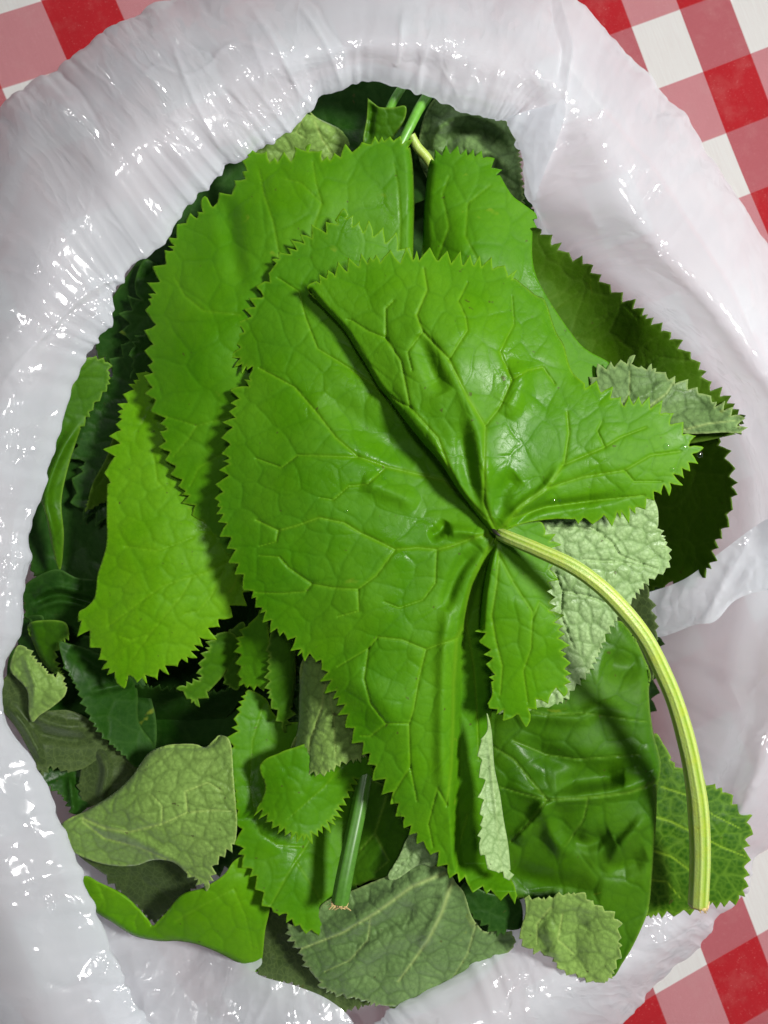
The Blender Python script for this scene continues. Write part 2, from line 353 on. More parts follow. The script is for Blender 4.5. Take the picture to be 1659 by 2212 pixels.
def cloth_mat():
    m, t, N, L = nt('red_gingham_cloth'); out = N.new('ShaderNodeOutputMaterial'); tc = N.new('ShaderNodeTexCoord'); co = tc.outputs['Object']
    au = N.new('ShaderNodeAttribute'); au.attribute_name = 'check_u'; av = N.new('ShaderNodeAttribute'); av.attribute_name = 'check_v'
    u, v = au.outputs['Fac'], av.outputs['Fac']
    def band(a, phase):   # 1 inside the red stripes of one thread direction, with slightly soft woven edges
        s = math_(t, 'FRACT', math_(t, 'MULTIPLY', math_(t, 'ADD', a, phase), .5))
        s = math_(t, 'ABSOLUTE', math_(t, 'SUBTRACT', s, .25)); s2 = math_(t, 'ABSOLUTE', math_(t, 'SUBTRACT', s, .5))
        return ramp(t, s, .2545, .2455), s
    bu_, _ = band(u, 100.0); bv_, _ = band(v, 101.0)
    # threads
    tu = math_(t, 'SINE', math_(t, 'MULTIPLY', u, 2 * math.pi * 46)); tv = math_(t, 'SINE', math_(t, 'MULTIPLY', v, 2 * math.pi * 46))
    weave = math_(t, 'MULTIPLY', tu, tv)
    over = ramp(t, weave, -.35, .35)                      # which thread lies on top
    red = mixc(t, tex_noise(t, co, 30, 3), (.46, .010, .016), (.56, .016, .026)); white = (.83, .82, .79)
    w_ = math_(t, 'ADD', math_(t, 'MULTIPLY', over, .30), .85)
    pu = mixc(t, over, (.46, .095, .115), (.56, .165, .185)); pv = mixc(t, over, (.58, .21, .235), (.66, .30, .32))
    one = mixc(t, bv_, mixc(t, bu_, white, pu), pv)
    col = mixc(t, math_(t, 'MULTIPLY', bu_, bv_), one, red)
    stv = N.new('ShaderNodeCombineXYZ'); L.new(math_(t, 'MULTIPLY', u, 30.0), stv.inputs[0]); L.new(math_(t, 'MULTIPLY', v, 1.5), stv.inputs[1])
    col = mixc(t, math_(t, 'MULTIPLY', ramp(t, tex_noise(t, stv.outputs[0], 1.0, 3, .7), .35, .75), .09), col, (.35, .10, .10))
    col = mixc(t, math_(t, 'MULTIPLY', ramp(t, tex_noise(t, co, 45, 4, .7), .5, .8), .10), col, (.75, .68, .62))
    slub = tex_noise(t, co, 900, 2, .6); col = mixc(t, math_(t, 'MULTIPLY', ramp(t, slub, .62, .8), .25), col, (.85, .62, .6))
    p = N.new('ShaderNodeBsdfPrincipled'); L.new(col, p.inputs['Base Color']); p.inputs['Roughness'].default_value = .75; p.inputs['Specular IOR Level'].default_value = .2
    bp = N.new('ShaderNodeBump'); bp.inputs['Distance'].default_value = .0004; L.new(math_(t, 'ADD', weave, math_(t, 'MULTIPLY', tex_noise(t, co, 14, 2), 8)), bp.inputs['Height']); L.new(bp.outputs[0], p.inputs['Normal'])
    L.new(p.outputs[0], out.inputs[0]); return m
M['cloth'] = cloth_mat()

# ------------------------------------------------------------------ the tablecloth
def build_cloth():
    fit = [(147,145.5,0,0),(5,188,-1,0),(1364.3,54.2,9,2),(1470,21.2,10,2),(1521.7,153.4,10,3),(1418.5,191.8,9,3),(1615.6,115,11,3),(1575.9,281.7,10,4),(1626.2,414,10,5),
           (1532.3,2087.9,4,15),(1635.4,2022.4,5,15),(1414.2,2151.4,3,15),(1589.8,2226.6,4,16),(1578,1883,5,14)]
    F = np.array(fit); W = world(F[:, 0], F[:, 1], 0)
    s = lambda a: .40 * np.tanh(a / .40)
    B = lambda x, y: np.stack([np.ones_like(x), x, y, s(x) ** 2, s(x) * s(y), s(y) ** 2], -1)
    Bf = B(W[:, 0], W[:, 1])
    cu = np.linalg.lstsq(Bf, F[:, 2], rcond=None)[0]; cv = np.linalg.lstsq(Bf, F[:, 3], rcond=None)[0]
    # single-edge points (243,0)(271,63) lie on u=1 and (0,8) on v=-1
    n = 161; g = np.linspace(-1.1, 1.1, n); X, Y = np.meshgrid(g, g, indexing='ij'); X = X.ravel(); Y = Y.ravel()
    Z = .0012 * fbm(X * 9, Y * 9, 3, 2) - .0012
    b = B(X, Y); i = np.arange(n - 1); I, J = np.meshgrid(i, i, indexing='ij'); a = (I * n + J).ravel()
    f = np.stack([a, a + n, a + n + 1, a + 1], 1)
    o = mesh_obj('tablecloth', np.stack([X, Y, Z], 1), f, M['cloth'], attrs={'check_u': b @ cu, 'check_v': b @ cv})
    tag(o, 'red and white gingham tablecloth under the plastic bag', 'tablecloth', kind='structure')
build_cloth()

# ------------------------------------------------------------------ the plastic bag
def build_bag():
    CX, CY = 800., 1150.
    # outer silhouette, crest, inner edge (tracing grid), crest height, inner-edge height, side: -1 overhanging lip, +1 wall slopes in
    ST = [(-230,1150,-60,1150,66,1160,100,84,-1),(-220,950,-40,950,112,975,100,84,-1),(-190,760,20,740,178,778,102,84,-1),(-110,540,70,570,236,700,104,84,-1),
      (-20,262,150,430,262,596,104,86,-1),(60,190,215,360,345,535,105,86,-1),(147,145,290,290,415,440,106,87,-1),(225,80,360,230,482,368,106,87,-1),(300,30,440,175,560,326,106,87,-1),
      (420,-20,540,130,640,268,106,87,-1),(620,-70,680,90,708,204,106,87,-1),(800,-90,810,70,806,176,106,87,-1),(960,-80,950,80,925,214,107,88,-1),(1120,-50,1095,110,1045,252,107,88,-1),
      (1253,0,1200,160,1098,262,106,86,-1),(1339,103,1285,240,1124,320,104,84,-1),(1423,200,1345,345,1150,430,104,82,-1),(1509,307,1405,470,1232,528,104,68,1),(1583,427,1500,585,1330,604,104,62,1),
      (1690,600,1610,725,1478,735,104,62,1),(1800,860,1710,910,1600,915,104,64,1),(1840,1180,1740,1200,1625,1200,102,64,1),(1810,1500,1715,1490,1580,1480,98,66,1),(1710,1740,1640,1700,1540,1670,82,52,1),
      (1623,1870,1570,1830,1490,1790,64,44,1),(1603,1939,1530,1900,1450,1860,58,42,1),(1553,1985,1490,1950,1400,1900,58,42,1),(1516,2046,1440,2020,1340,1950,60,44,1),(1416,2146,1350,2090,1260,2010,66,50,1),
      (1345,2225,1220,2150,1150,2050,76,60,1),(1200,2330,1100,2220,1040,2072,80,62,-1),(1040,2400,950,2260,868,2172,82,64,-1),(880,2440,850,2330,803,2215,82,64,-1),(700,2450,700,2380,660,2310,84,62,-1),
      (480,2450,520,2380,500,2330,86,64,-1),(230,2440,290,2350,375,2275,90,72,-1),(-20,2330,110,2260,292,2162,92,76,-1),(-180,2080,30,2060,232,2035,95,80,-1),(-240,1880,-40,1880,150,1840,98,82,-1),
      (-260,1700,-80,1700,84,1662,99,83,-1),(-260,1530,-100,1510,0,1508,100,84,-1),(-250,1350,-90,1340,46,1352,100,84,-1)]
    ST = ST[34:] + ST[:34]                  # the seam of the sheet lies below the frame
    K = []
    for (ox, oy, cx, cy, ix, iy, zc, zi, side) in ST:
        O = np.array([ox, oy], float); Cc = np.array([cx, cy], float); I = np.array([ix, iy], float); ctr = np.array([CX, CY])
        din = (ctr - I); din /= np.hypot(*din)
        b = ctr + (O - ctr) * .90
        if side < 0: W1 = I - din * 22; W2 = I - din * 30; Fl = I + din * 120
        else: W1 = I + din * 55; W2 = I + din * 120; Fl = I + din * 210
        k = [(*b, 1.5), (*O, zc * .42), (*(O + (Cc - O) * .30), zc * .78), (*Cc, zc), (*(Cc + (I - Cc) * .55), zc - (zc - zi) * .32), (*I, zi), (*W1, zi - (10 if side < 0 else 16)), (*W2, zi * .45), (*Fl, 9.0)]
        K.append(k)
    K = np.array(K)                         # stations x 9 x 3
    n_s = 32; G = catmull(K.reshape(len(K), -1), n_s, True).reshape(-1, 9, 3)
    n_t = 28; rows = np.stack([catmull(g, n_t) for g in G])   # S x T x 3
    S, T = rows.shape[:2]
    # irregular lip: shift the inner edge and everything further in
    sarc = np.arange(S) / n_s; tt = np.arange(T) / n_t
    lip = 7 * noise(sarc * 3.1, sarc * 0, 21) + 4 * noise(sarc * 9, sarc * 0, 22)
    wgt = np.clip((tt - 2) / 3, 0, 1) * np.clip((8 - tt) / 2.5, 0, 1)
    dirx = rows[:, int(n_t * 5), 0] - rows[:, int(n_t * 3), 0]; diry = rows[:, int(n_t * 5), 1] - rows[:, int(n_t * 3), 1]; dl = np.hypot(dirx, diry)
    rows[:, :, 0] += (lip * dirx / dl)[:, None] * wgt; rows[:, :, 1] += (lip * diry / dl)[:, None] * wgt
    olip = 6 * noise(sarc * 2.7, sarc * 0, 41) + 3 * noise(sarc * 8, sarc * 0, 42); wo = np.exp(-((tt - 1) / .9) ** 2)
    rows[:, :, 0] -= (olip * dirx / dl)[:, None] * wo; rows[:, :, 1] -= (olip * diry / dl)[:, None] * wo
    P = world(rows[..., 0], rows[..., 1], rows[..., 2])
    du = np.roll(P, -1, 0) - np.roll(P, 1, 0); dv = np.gradient(P, axis=1); Nn = np.cross(du, dv); Nn /= (np.linalg.norm(Nn, axis=-1, keepdims=True) + 1e-12)
    if Nn[:, 3 * n_t, 2].mean() < 0: Nn = -Nn
    ss = (sarc[:, None] * 34 + 0 * tt[None]); tm = (tt[None] * 26 + 0 * sarc[:, None])  # roughly millimetres along and across
    per = len(ST) * 34.0
    env = np.clip(tt / .6, 0, 1)[None]
    shear = ss + .35 * tm + 6 * noise(ss / 40, tm / 40, 3)
    w1 = ridged(shear / 13, tm / 70, 11, 2); w2 = ridged((ss - .5 * tm) / 7, tm / 45, 12, 2)
    amp = np.clip(.5 + .8 * noise(ss / 60, tm / 35, 13), .1, 1.3)
    lump = fbm(ss / 45, tm / 40, 14, 2)
    cr = ridged(ss / 17 + .4 * noise(ss / 9, tm / 9, 8), tm / 15, 15, 3)
    D = (.16 * w1 * amp + .02 * w2 * amp + 2.3 * lump + .05 * cr) * .001 * env * np.clip((5.3 - tt) / 1.3, .25, 1)[None]
    seam = np.minimum(sarc, len(ST) - sarc)[:, None]; D *= np.clip(seam / 1.2, .0, 1)
    P = P + Nn * D[..., None]
    # long sharp creases: some traced, many short random ones running across the roll
    gx, gy = rows[..., 0].ravel(), rows[..., 1].ravel(); TT = np.broadcast_to(tt[None], rows.shape[:2]).ravel(); CD = np.zeros(len(gx))
    lines = [(1.0, 5, [(292,195),(330,152),(352,150),(400,166),(455,142),(470,120),(512,98),(560,112),(612,131)]), (1.6, 7, [(1205,-20),(1222,40),(1240,95),(1232,150),(1222,215),(1190,330),(1158,430)]), (-1.8, 9, [(1190,-20),(1205,50),(1222,100),(1212,170)]),
             (1.6, 6, [(330,640),(250,604),(180,640),(130,690),(60,760),(0,850)]), (-1.4, 9, [(240,625),(150,680),(80,760)]), (.8, 4, [(0,815),(60,806),(110,800)]), (.8, 4, [(20,823),(80,820)]),
             (1.0, 6, [(540,10),(600,110),(640,190),(650,250)]), (1.0, 6, [(370,90),(420,220),(480,330)]), (1.1, 6, [(640,0),(700,90),(740,190)]), (1.0, 6, [(870,20),(862,120),(852,140)])]
    for k in range(110):
        a_ = rnd.randrange(S); t0 = rnd.uniform(.9, 4.4); ln = rnd.uniform(.5, 2.4); m_ = 5; pl = []
        da = rnd.uniform(-1, 1) * 22
        for q in range(m_):
            ii = int((a_ + da * q / m_ + rnd.uniform(-3, 3)) % S); jj_ = min(T - 1, int((t0 + ln * q / m_) * n_t)); pl.append((rows[ii, jj_, 0], rows[ii, jj_, 1]))
        if max(abs(pl[0][0] - p_[0]) + abs(pl[0][1] - p_[1]) for p_ in pl) > 420: continue
        lines.append((rnd.choice((-1, 1)) * rnd.uniform(.25, .8), rnd.uniform(4, 9), pl))
    for (am, wd, pl) in lines:
        dd, tp_ = seg_dist(gx, gy, catmull(pl, 3), cut=wd * 5)
        CD += np.where((TT > .6) & (TT < 5.9), am * np.exp(-dd / wd) * np.clip(np.minimum(tp_, 1 - tp_) * 5 + .1, 0, 1), 0)
    P = P + Nn * (CD.reshape(S, T) * .001)[..., None]
    root = bpy.data.objects.new('plastic_bag', None); C.objects.link(root); root.location = (0, 0, 0)
    tag(root, 'white plastic carrier bag with its mouth rolled open around the leaves', 'plastic bag')
    i, j = np.meshgrid(np.arange(S), np.arange(T - 1), indexing='ij'); a = (i * T + j).ravel(); b = (((i + 1) % S) * T + j).ravel()
    cut = 4 * n_t + n_t + 10           # everything outward of the lip is the rolled rim, inward the pouch
    f = np.stack([a, b, b + 1, a + 1], 1); jj = j.ravel()
    fm = np.stack([ss.ravel(), tm.ravel(), 0 * ss.ravel()], 1)
    mesh_obj('rolled_rim', P.reshape(-1, 3), f[jj < cut], M['bag'], root, {'film': fm})
    mesh_obj('pouch', P.reshape(-1, 3), f[jj >= cut], M['bag'], root, {'film': fm})
    return root
bag = build_bag()

# ------------------------------------------------------------------ sheets (leaf blades, film patches)
LEAF_TRIS = 0
def sheet(spec, z, res=3.6, pitch=27, depth=17, lean=.12, seed=1, cell=54, amp=.55, dome=.9, fine=.10, centre=None, veins=(), creases=(), rolls=(), steps=(), wave=1.2, film=False, pale_edge=True, cellamp=.55):
    rr = random.Random(seed); P = outline(spec, res, pitch, depth, lean, rr)
    x0, y0 = P.min(0); x1, y1 = P.max(0)
    gy = np.arange(y0, y1, res * .87); gx = np.arange(x0, x1, res)
    X, Y = np.meshgrid(gx, gy); X = X + (np.arange(len(gy)) % 2)[:, None] * res * .5
    X = X.ravel(); Y = Y.ravel(); rs = np.random.RandomState(seed); X = X + rs.uniform(-.12, .12, len(X)) * res; Y = Y + rs.uniform(-.12, .12, len(X)) * res
    k = in_poly(X, Y, P); X = X[k]; Y = Y[k]
    d, _ = seg_dist(X, Y, P, True, cut=res * 1.2); k = d > res * .55; X = X[k]; Y = Y[k]
    pts = np.concatenate([P, np.stack([X, Y], 1)]); n = len(P)
    r = delaunay_2d_cdt([tuple(p) for p in pts], [(i, (i + 1) % n) for i in range(n)], [], 0, 1e-4, False)
    V = np.array([(v[0], v[1]) for v in r[0]]); T = np.array([t for t in r[2] if len(t) == 3], int)
    c = V[T].mean(1); T = T[in_poly(c[:, 0], c[:, 1], P)]
    e1 = V[T[:, 1]] - V[T[:, 0]]; e2 = V[T[:, 2]] - V[T[:, 0]]; ar = e1[:, 0] * e2[:, 1] - e1[:, 1] * e2[:, 0]
    T = T[np.abs(ar) > 1e-4]; ar = ar[np.abs(ar) > 1e-4]
    T[ar > 0] = T[ar > 0][:, ::-1]        # y is flipped going to world, so clockwise here faces up
    used = np.unique(T); mp = -np.ones(len(V), int); mp[used] = np.arange(len(used)); V = V[used]; T = mp[T]
    x, y = V[:, 0], V[:, 1]
    Z = tps(z, x, y) if len(z) > 2 else np.full(len(x), float(z[0][2]))
    Z = Z + wave * fbm(x / 170 + seed, y / 170, seed, 2)
    if film:
        Z += .8 * ridged(x / 80 + .5 * y / 80, y / 190, seed, 2) + .25 * ridged(x / 48, y / 48, seed + 3, 2)
        vein = np.zeros(len(x)); net = vein
    else:
        ce = centre or (x.mean(), y.mean())
        e, d1, _ = voro(x, y, cell, rr, ce)
        g1 = np.exp(-e / 2.4)
        up = np.clip(1 - (d1 / (cell * .75)) ** 2, 0, 1)
        Z += -amp * cellamp * g1 + dome * up * .5
        e2_, d2_, _ = voro(x + 31, y - 17, cell * .36, rr, ce, 1.2)
        Z += -fine * np.exp(-e2_ / 2.4) + fine * .7 * np.clip(1 - (d2_ / (cell * .27)) ** 2, 0, 1)
        net = np.maximum(.9 * np.exp(-(e / 2.4) ** 2), .5 * np.exp(-(e2_ / 1.9) ** 2)); vein = np.zeros(len(x))
        for vn in veins:
            wd, st, pl = vn
            dd, tt_ = seg_dist(x, y, pl, cut=90)
            k_ = wd * (1 - .55 * tt_)
            vein = np.maximum(vein, np.clip(st * np.exp(-(dd / (k_ * .7)) ** 2) , 0, 1))
            Z += -amp * 1.35 * np.exp(-dd / (k_ * .5)) + dome * .22 * np.exp(-((dd - 20) / 16) ** 2)
    for (a_, w_, pl) in creases:
        dd, tt_ = seg_dist(x, y, catmull(pl, 5) if len(pl) > 2 else pl)
        Z += a_ * np.exp(-(dd / w_) ** 2) * (np.clip(np.minimum(tt_, 1 - tt_) * 4, 0, 1) if len(pl) > 2 else 1)
    for (am, w_, pl) in steps:            # the sheet drops to a lower level on the right of a line
        q = np.array(pl, float); xl = np.interp(y, q[:, 1], q[:, 0]); u = np.clip((x - xl) / w_, 0, 1); f_ = np.clip((y - q[0, 1]) / 90, 0, 1) * np.clip((q[-1, 1] - y) / 60, 0, 1)
        Z += am * u * u * (3 - 2 * u) * f_
    for (drop, w_, pl) in rolls:
        dd, _ = seg_dist(x, y, catmull(pl, 5) if len(pl) > 2 else pl); u = np.clip(dd / w_, 0, 1)
        Z -= drop * (1 - np.sqrt(np.clip(1 - (1 - u) ** 2, 0, 1)))
    dm, _ = seg_dist(x, y, P, True, cut=14)
    if not pale_edge: dm = dm + 99
    margin = np.exp(-(np.minimum(dm, 60) / 3.0) ** 2)
    return world(x, y, Z), T, np.stack([vein, net], 1), margin

def join(parts):
    co = []; fa = []; ve = []; ma = []; o = 0
    for (c, t, v, m_) in parts:
        co.append(c); fa.append(t + o); ve.append(v); ma.append(m_); o += len(c)
    return np.concatenate(co), np.concatenate(fa), np.concatenate(ve), np.concatenate(ma)

def put_sheet(name, s, mat, parent, origin, thick=.00035):
    co, T, v, m_ = s
    o = mesh_obj(name, co, T, mat, parent, {'vein': v[:, 0], 'net': v[:, 1], 'margin': m_}, True, origin)
    if thick:
        md = o.modifiers.new('thickness', 'SOLIDIFY'); md.thickness = thick; md.offset = -1; md.use_rim = True
    return o

def leaf_root(co, label, group=None, cat='leaf'):
    c = co.mean(0); org = (c[0], c[1], co[:, 2].min())
    o = bpy.data.objects.new('leaf', None); C.objects.link(o); o.location = org; o.empty_display_size = .02
    tag(o, label, cat, group); return o, org

def leaf(label, mat, spec, z, **kw):
    if mat in ('pale', 'khaki', 'sage'):
        kw['amp'] = kw.get('amp', .5) * 2.2; kw['fine'] = .28; kw['res'] = min(kw.get('res', 3.2), 3.2)
        kw['wave'] = kw.get('wave', 1.2) + .8
    s = sheet(spec, z, **kw); o, org = leaf_root(s[0], label, LG); put_sheet('blade', s, M[mat], o, org)
    return o, org
LG = 'green leaves heaped in the bag'

def tube(name, P, rad, mat, parent, origin, ribs=0, ribamp=.06, nr=40, n=14, cutend=0.0, close=True, flat=1.0):
    """P: control points in metres; rad: radius at each"""
    P = np.asarray(P, float); Q = catmull(np.c_[P, rad], n); X = Q[:, :3]; r = Q[:, 3]
    tg = np.gradient(X, axis=0); tg /= np.linalg.norm(tg, axis=1)[:, None]
    up = np.array([0, 0, 1.]); side = np.cross(tg, up); side /= np.linalg.norm(side, axis=1)[:, None]; nn = np.cross(side, tg)
    a = np.linspace(0, 2 * math.pi, nr, endpoint=False)
    rb = np.cos(a * ribs) if ribs else np.zeros(nr)
    if ribs: rb = rb + .5 * np.cos(a * 5 + 1.0) + .35 * np.cos(a * (ribs * 2 + 1))
    rr_ = r[:, None] * (1 + ribamp * rb[None] + .012 * noise(np.arange(len(X))[:, None] / 9 + 0 * a[None], a[None] * 2 + 0 * X[:, :1], 4))
    V = X[:, None] + side[:, None] * (np.cos(a)[None] * rr_)[..., None] + nn[:, None] * (np.sin(a)[None] * rr_ * flat)[..., None]
    S = len(X); i, j = np.meshgrid(np.arange(S - 1), np.arange(nr), indexing='ij'); A = (i * nr + j).ravel(); B = (i * nr + (j + 1) % nr).ravel()
    f = np.stack([A, B, B + nr, A + nr], 1)
    rib = np.clip(.5 + .35 * rb, 0, 1)[None] + 0 * r[:, None]
    cut = np.zeros((S, nr)); 
    if cutend: cut += np.clip((np.arange(S) - (S - 1 - cutend * S)) / (cutend * S), 0, 1)[:, None] ** 2
    co = V.reshape(-1, 3); fl = f.tolist()
    at_r = rib.ravel().tolist(); at_c = cut.ravel().tolist()
    if close:
        co = np.concatenate([co, [X[0] , X[-1]]]); c0 = len(co) - 2; c1 = len(co) - 1; at_r += [.5, .5]; at_c += [0, 1 if cutend else 0]
        for k in range(nr):
            fl.append([c0, (k + 1) % nr, k, k]); fl.append([c1, (S - 1) * nr + k, (S - 1) * nr + (k + 1) % nr, (S - 1) * nr + (k + 1) % nr])
    me = bpy.data.meshes.new(name); me.from_pydata([tuple(q) for q in (co - np.asarray(origin))], [], [tuple(dict.fromkeys(q)) for q in fl]); me.update()
    me.polygons.foreach_set('use_smooth', [True] * len(me.polygons))
    for k_, v_ in (('rib', at_r), ('cut', at_c)):
        at = me.attributes.new(k_, 'FLOAT', 'POINT'); at.data.foreach_set('value', v_)
    me.materials.append(mat); o = bpy.data.objects.new(name, me); C.objects.link(o); o.parent = parent; return o

def W3(*pts): return np.array([world(a, b, c) for a, b, c in pts])

# ---- bag film folds lying on the pouch
def film(name, spec, z, **kw):
    s = sheet(spec, z, film=True, res=5, **kw); o = mesh_obj(name, s[0], s[1], M['bag'], bag, {'film': s[0] * 1000}); return o
film('inner_fold', ['s',(1092,256),(1150,236),(1196,226),(1215,214),(1222,240),(1205,300),(1180,360),(1160,415),(1153,434),(1139,384),(1121,316),(1104,286)],
     [(1092,256,90),(1215,214,106),(1153,434,86),(1180,300,98)], wave=.3)
film('inner_fold', ['s',(1400,1280),(1480,1250),(1560,1190),(1659,1120),(1740,1100),(1740,1290),(1660,1275),(1590,1296),(1545,1342),(1500,1350),(1419,1376),(1405,1330)],
     [(1400,1280,58),(1419,1376,62),(1536,1344,82),(1659,1280,92),(1659,1120,86),(1560,1200,74)], wave=.5, rolls=[(1.5, 8, [(1419,1376),(1500,1352),(1545,1342),(1590,1296),(1660,1275)])])
film('inner_wall', ['s',(120,1800),(300,1800),(420,1900),(560,2060),(553,2102),(636,2129),(696,2152),(740,2182),(765,2214),(800,2300),(780,2420),(560,2400),(350,2330),(200,2150)],
     [(150,1850,30),(300,1950,32),(300,2100,52),(450,2080,50),(553,2102,62),(650,2150,66),(740,2182,64),(420,2300,74),(700,2350,80)], wave=1.0)

# ================================================================== LEAVES (from the bottom of the heap upwards)
# deep fill leaves in the dark of the bag
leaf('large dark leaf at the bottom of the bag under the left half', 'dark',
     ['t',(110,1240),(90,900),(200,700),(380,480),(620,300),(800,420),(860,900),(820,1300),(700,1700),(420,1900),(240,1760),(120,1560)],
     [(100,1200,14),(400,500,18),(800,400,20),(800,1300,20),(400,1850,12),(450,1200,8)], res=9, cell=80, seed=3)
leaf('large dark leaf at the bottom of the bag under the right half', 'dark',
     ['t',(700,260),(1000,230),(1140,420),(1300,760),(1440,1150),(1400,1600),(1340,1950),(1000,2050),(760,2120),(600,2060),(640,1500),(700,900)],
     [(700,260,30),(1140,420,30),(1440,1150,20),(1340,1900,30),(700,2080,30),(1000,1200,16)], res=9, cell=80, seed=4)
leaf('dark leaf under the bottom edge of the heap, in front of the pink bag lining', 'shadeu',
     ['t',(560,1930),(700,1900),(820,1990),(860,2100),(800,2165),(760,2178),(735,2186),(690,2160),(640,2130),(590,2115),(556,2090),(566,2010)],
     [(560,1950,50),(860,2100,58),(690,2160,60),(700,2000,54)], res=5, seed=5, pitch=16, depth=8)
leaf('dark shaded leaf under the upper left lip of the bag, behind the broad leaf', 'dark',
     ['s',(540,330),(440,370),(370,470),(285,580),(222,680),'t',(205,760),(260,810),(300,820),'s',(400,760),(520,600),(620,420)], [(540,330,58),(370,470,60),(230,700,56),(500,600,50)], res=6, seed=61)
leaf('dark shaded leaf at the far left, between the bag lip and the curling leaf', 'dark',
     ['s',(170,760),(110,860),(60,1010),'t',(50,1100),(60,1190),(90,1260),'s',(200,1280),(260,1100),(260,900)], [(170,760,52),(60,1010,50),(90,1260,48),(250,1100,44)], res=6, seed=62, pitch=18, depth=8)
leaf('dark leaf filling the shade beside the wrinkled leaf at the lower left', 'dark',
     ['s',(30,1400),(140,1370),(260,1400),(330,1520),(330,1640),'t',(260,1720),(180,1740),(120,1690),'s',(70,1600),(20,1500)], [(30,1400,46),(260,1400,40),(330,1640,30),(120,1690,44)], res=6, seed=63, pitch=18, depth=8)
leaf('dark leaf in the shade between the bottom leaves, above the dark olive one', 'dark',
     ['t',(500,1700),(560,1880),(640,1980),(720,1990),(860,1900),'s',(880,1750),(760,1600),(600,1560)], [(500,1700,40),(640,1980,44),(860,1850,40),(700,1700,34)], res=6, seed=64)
# top group
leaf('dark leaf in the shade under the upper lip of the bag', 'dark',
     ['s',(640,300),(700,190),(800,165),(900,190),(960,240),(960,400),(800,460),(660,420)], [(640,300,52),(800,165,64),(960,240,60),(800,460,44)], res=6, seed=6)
leaf('pale green leaf underside peeping out below the upper left lip of the bag', 'khaki',
     ['s',(552,328),(600,275),(650,238),(692,258),(738,280),(768,300),(766,330),(700,362),(600,372),(555,352)], [(552,328,66),(650,238,74),(768,300,56),(650,360,58)],
     seed=7, cell=40, veins=[(4, .8, [(680,262),(695,300),(720,335)]), (3,.7,[(655,255),(640,285),(660,300)])], rolls=[(6,26,[(650,238),(738,280),(768,300)])])
s28 = leaf('dusty sage leaf with a curled rib under the upper right lip of the bag', 'sage',
     ['s',(905,300),(925,232),(960,205),(1040,215),(1085,245),'t',(1112,295),(1128,370),(1134,440),(1120,520),'s',(1040,520),(960,440),(910,360)],
     [(905,300,66),(960,205,74),(1112,300,70),(1130,440,62),(960,440,56),(1000,290,76)], seed=8, cell=44, pitch=15, depth=8,
     creases=[(5, 12, [(930,330),(950,275),(1000,250),(1060,262),(1110,300)]), (-6, 16, [(960,330),(985,290),(1040,285),(1100,330)]), (4, 14, [(1010,340),(1060,330),(1110,380)])])
leaf('small folded leaf scrap standing upright beside the stalks at the top', 'deep',
     ['s',(794,212),(806,222),(818,231),(848,232),(876,229),(875,255),(862,280),(850,300),(853,330),(800,330),(784,310),(793,255)], [(794,212,84),(876,229,84),(850,300,78),(790,320,74)], seed=9, cell=30, wave=.6,
     creases=[(-3, 9, [(806,225),(800,260),(795,310)])])
def stalk(label, pts, rads, mat, cut=None, cat='stalk', **kw):
    P = W3(*pts); org = (P[0][0], P[0][1], P[:, 2].min()); o = bpy.data.objects.new('leaf_stalk', None); C.objects.link(o); o.location = org
    tag(o, label, cat); tube('stem', P, rads, mat, o, org, **kw)
    return o, org, P
stalk('thin green stalk slanting below the top lip behind the leaf scrap', [(868,190,78),(852,215,78),(838,245,76),(828,290,74)], [.0022, .0022, .0021, .002], M['greenstem'], nr=16)
stalk('bright green stalk slanting down under the top lip, right of the leaf scrap', [(925,205,80),(905,235,82),(885,275,84),(865,315,84)], [.0026, .0025, .0024, .0022], M['greenstem'], nr=18)
stalk('short yellowish cut stalk between the two upper leaves', [(888,292,72),(902,318,70),(925,345,68),(940,380,64)], [.0022, .0024, .0024, .002], M['stem'], nr=18)

# left group
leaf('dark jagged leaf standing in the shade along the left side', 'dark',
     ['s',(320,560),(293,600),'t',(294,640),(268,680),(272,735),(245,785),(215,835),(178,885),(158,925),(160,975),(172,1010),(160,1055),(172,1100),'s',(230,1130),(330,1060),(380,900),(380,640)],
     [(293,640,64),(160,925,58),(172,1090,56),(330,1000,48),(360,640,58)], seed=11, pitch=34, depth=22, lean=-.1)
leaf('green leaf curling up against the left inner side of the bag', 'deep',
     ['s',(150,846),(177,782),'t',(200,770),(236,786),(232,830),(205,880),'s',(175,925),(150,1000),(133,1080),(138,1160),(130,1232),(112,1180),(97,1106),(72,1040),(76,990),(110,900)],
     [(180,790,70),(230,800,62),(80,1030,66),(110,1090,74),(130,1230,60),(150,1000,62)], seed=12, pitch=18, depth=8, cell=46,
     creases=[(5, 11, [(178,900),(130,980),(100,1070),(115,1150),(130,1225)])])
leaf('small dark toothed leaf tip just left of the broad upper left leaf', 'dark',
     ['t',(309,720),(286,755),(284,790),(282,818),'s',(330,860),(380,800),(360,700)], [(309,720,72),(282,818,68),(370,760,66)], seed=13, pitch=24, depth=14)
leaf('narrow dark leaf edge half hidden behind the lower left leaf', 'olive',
     ['s',(248,940),(229,990),(202,1040),'t',(190,1080),(186,1106),'s',(232,1082),(280,1040),(280,950)], [(248,940,66),(186,1100,62),(280,1000,60)], seed=14, pitch=14, depth=6)
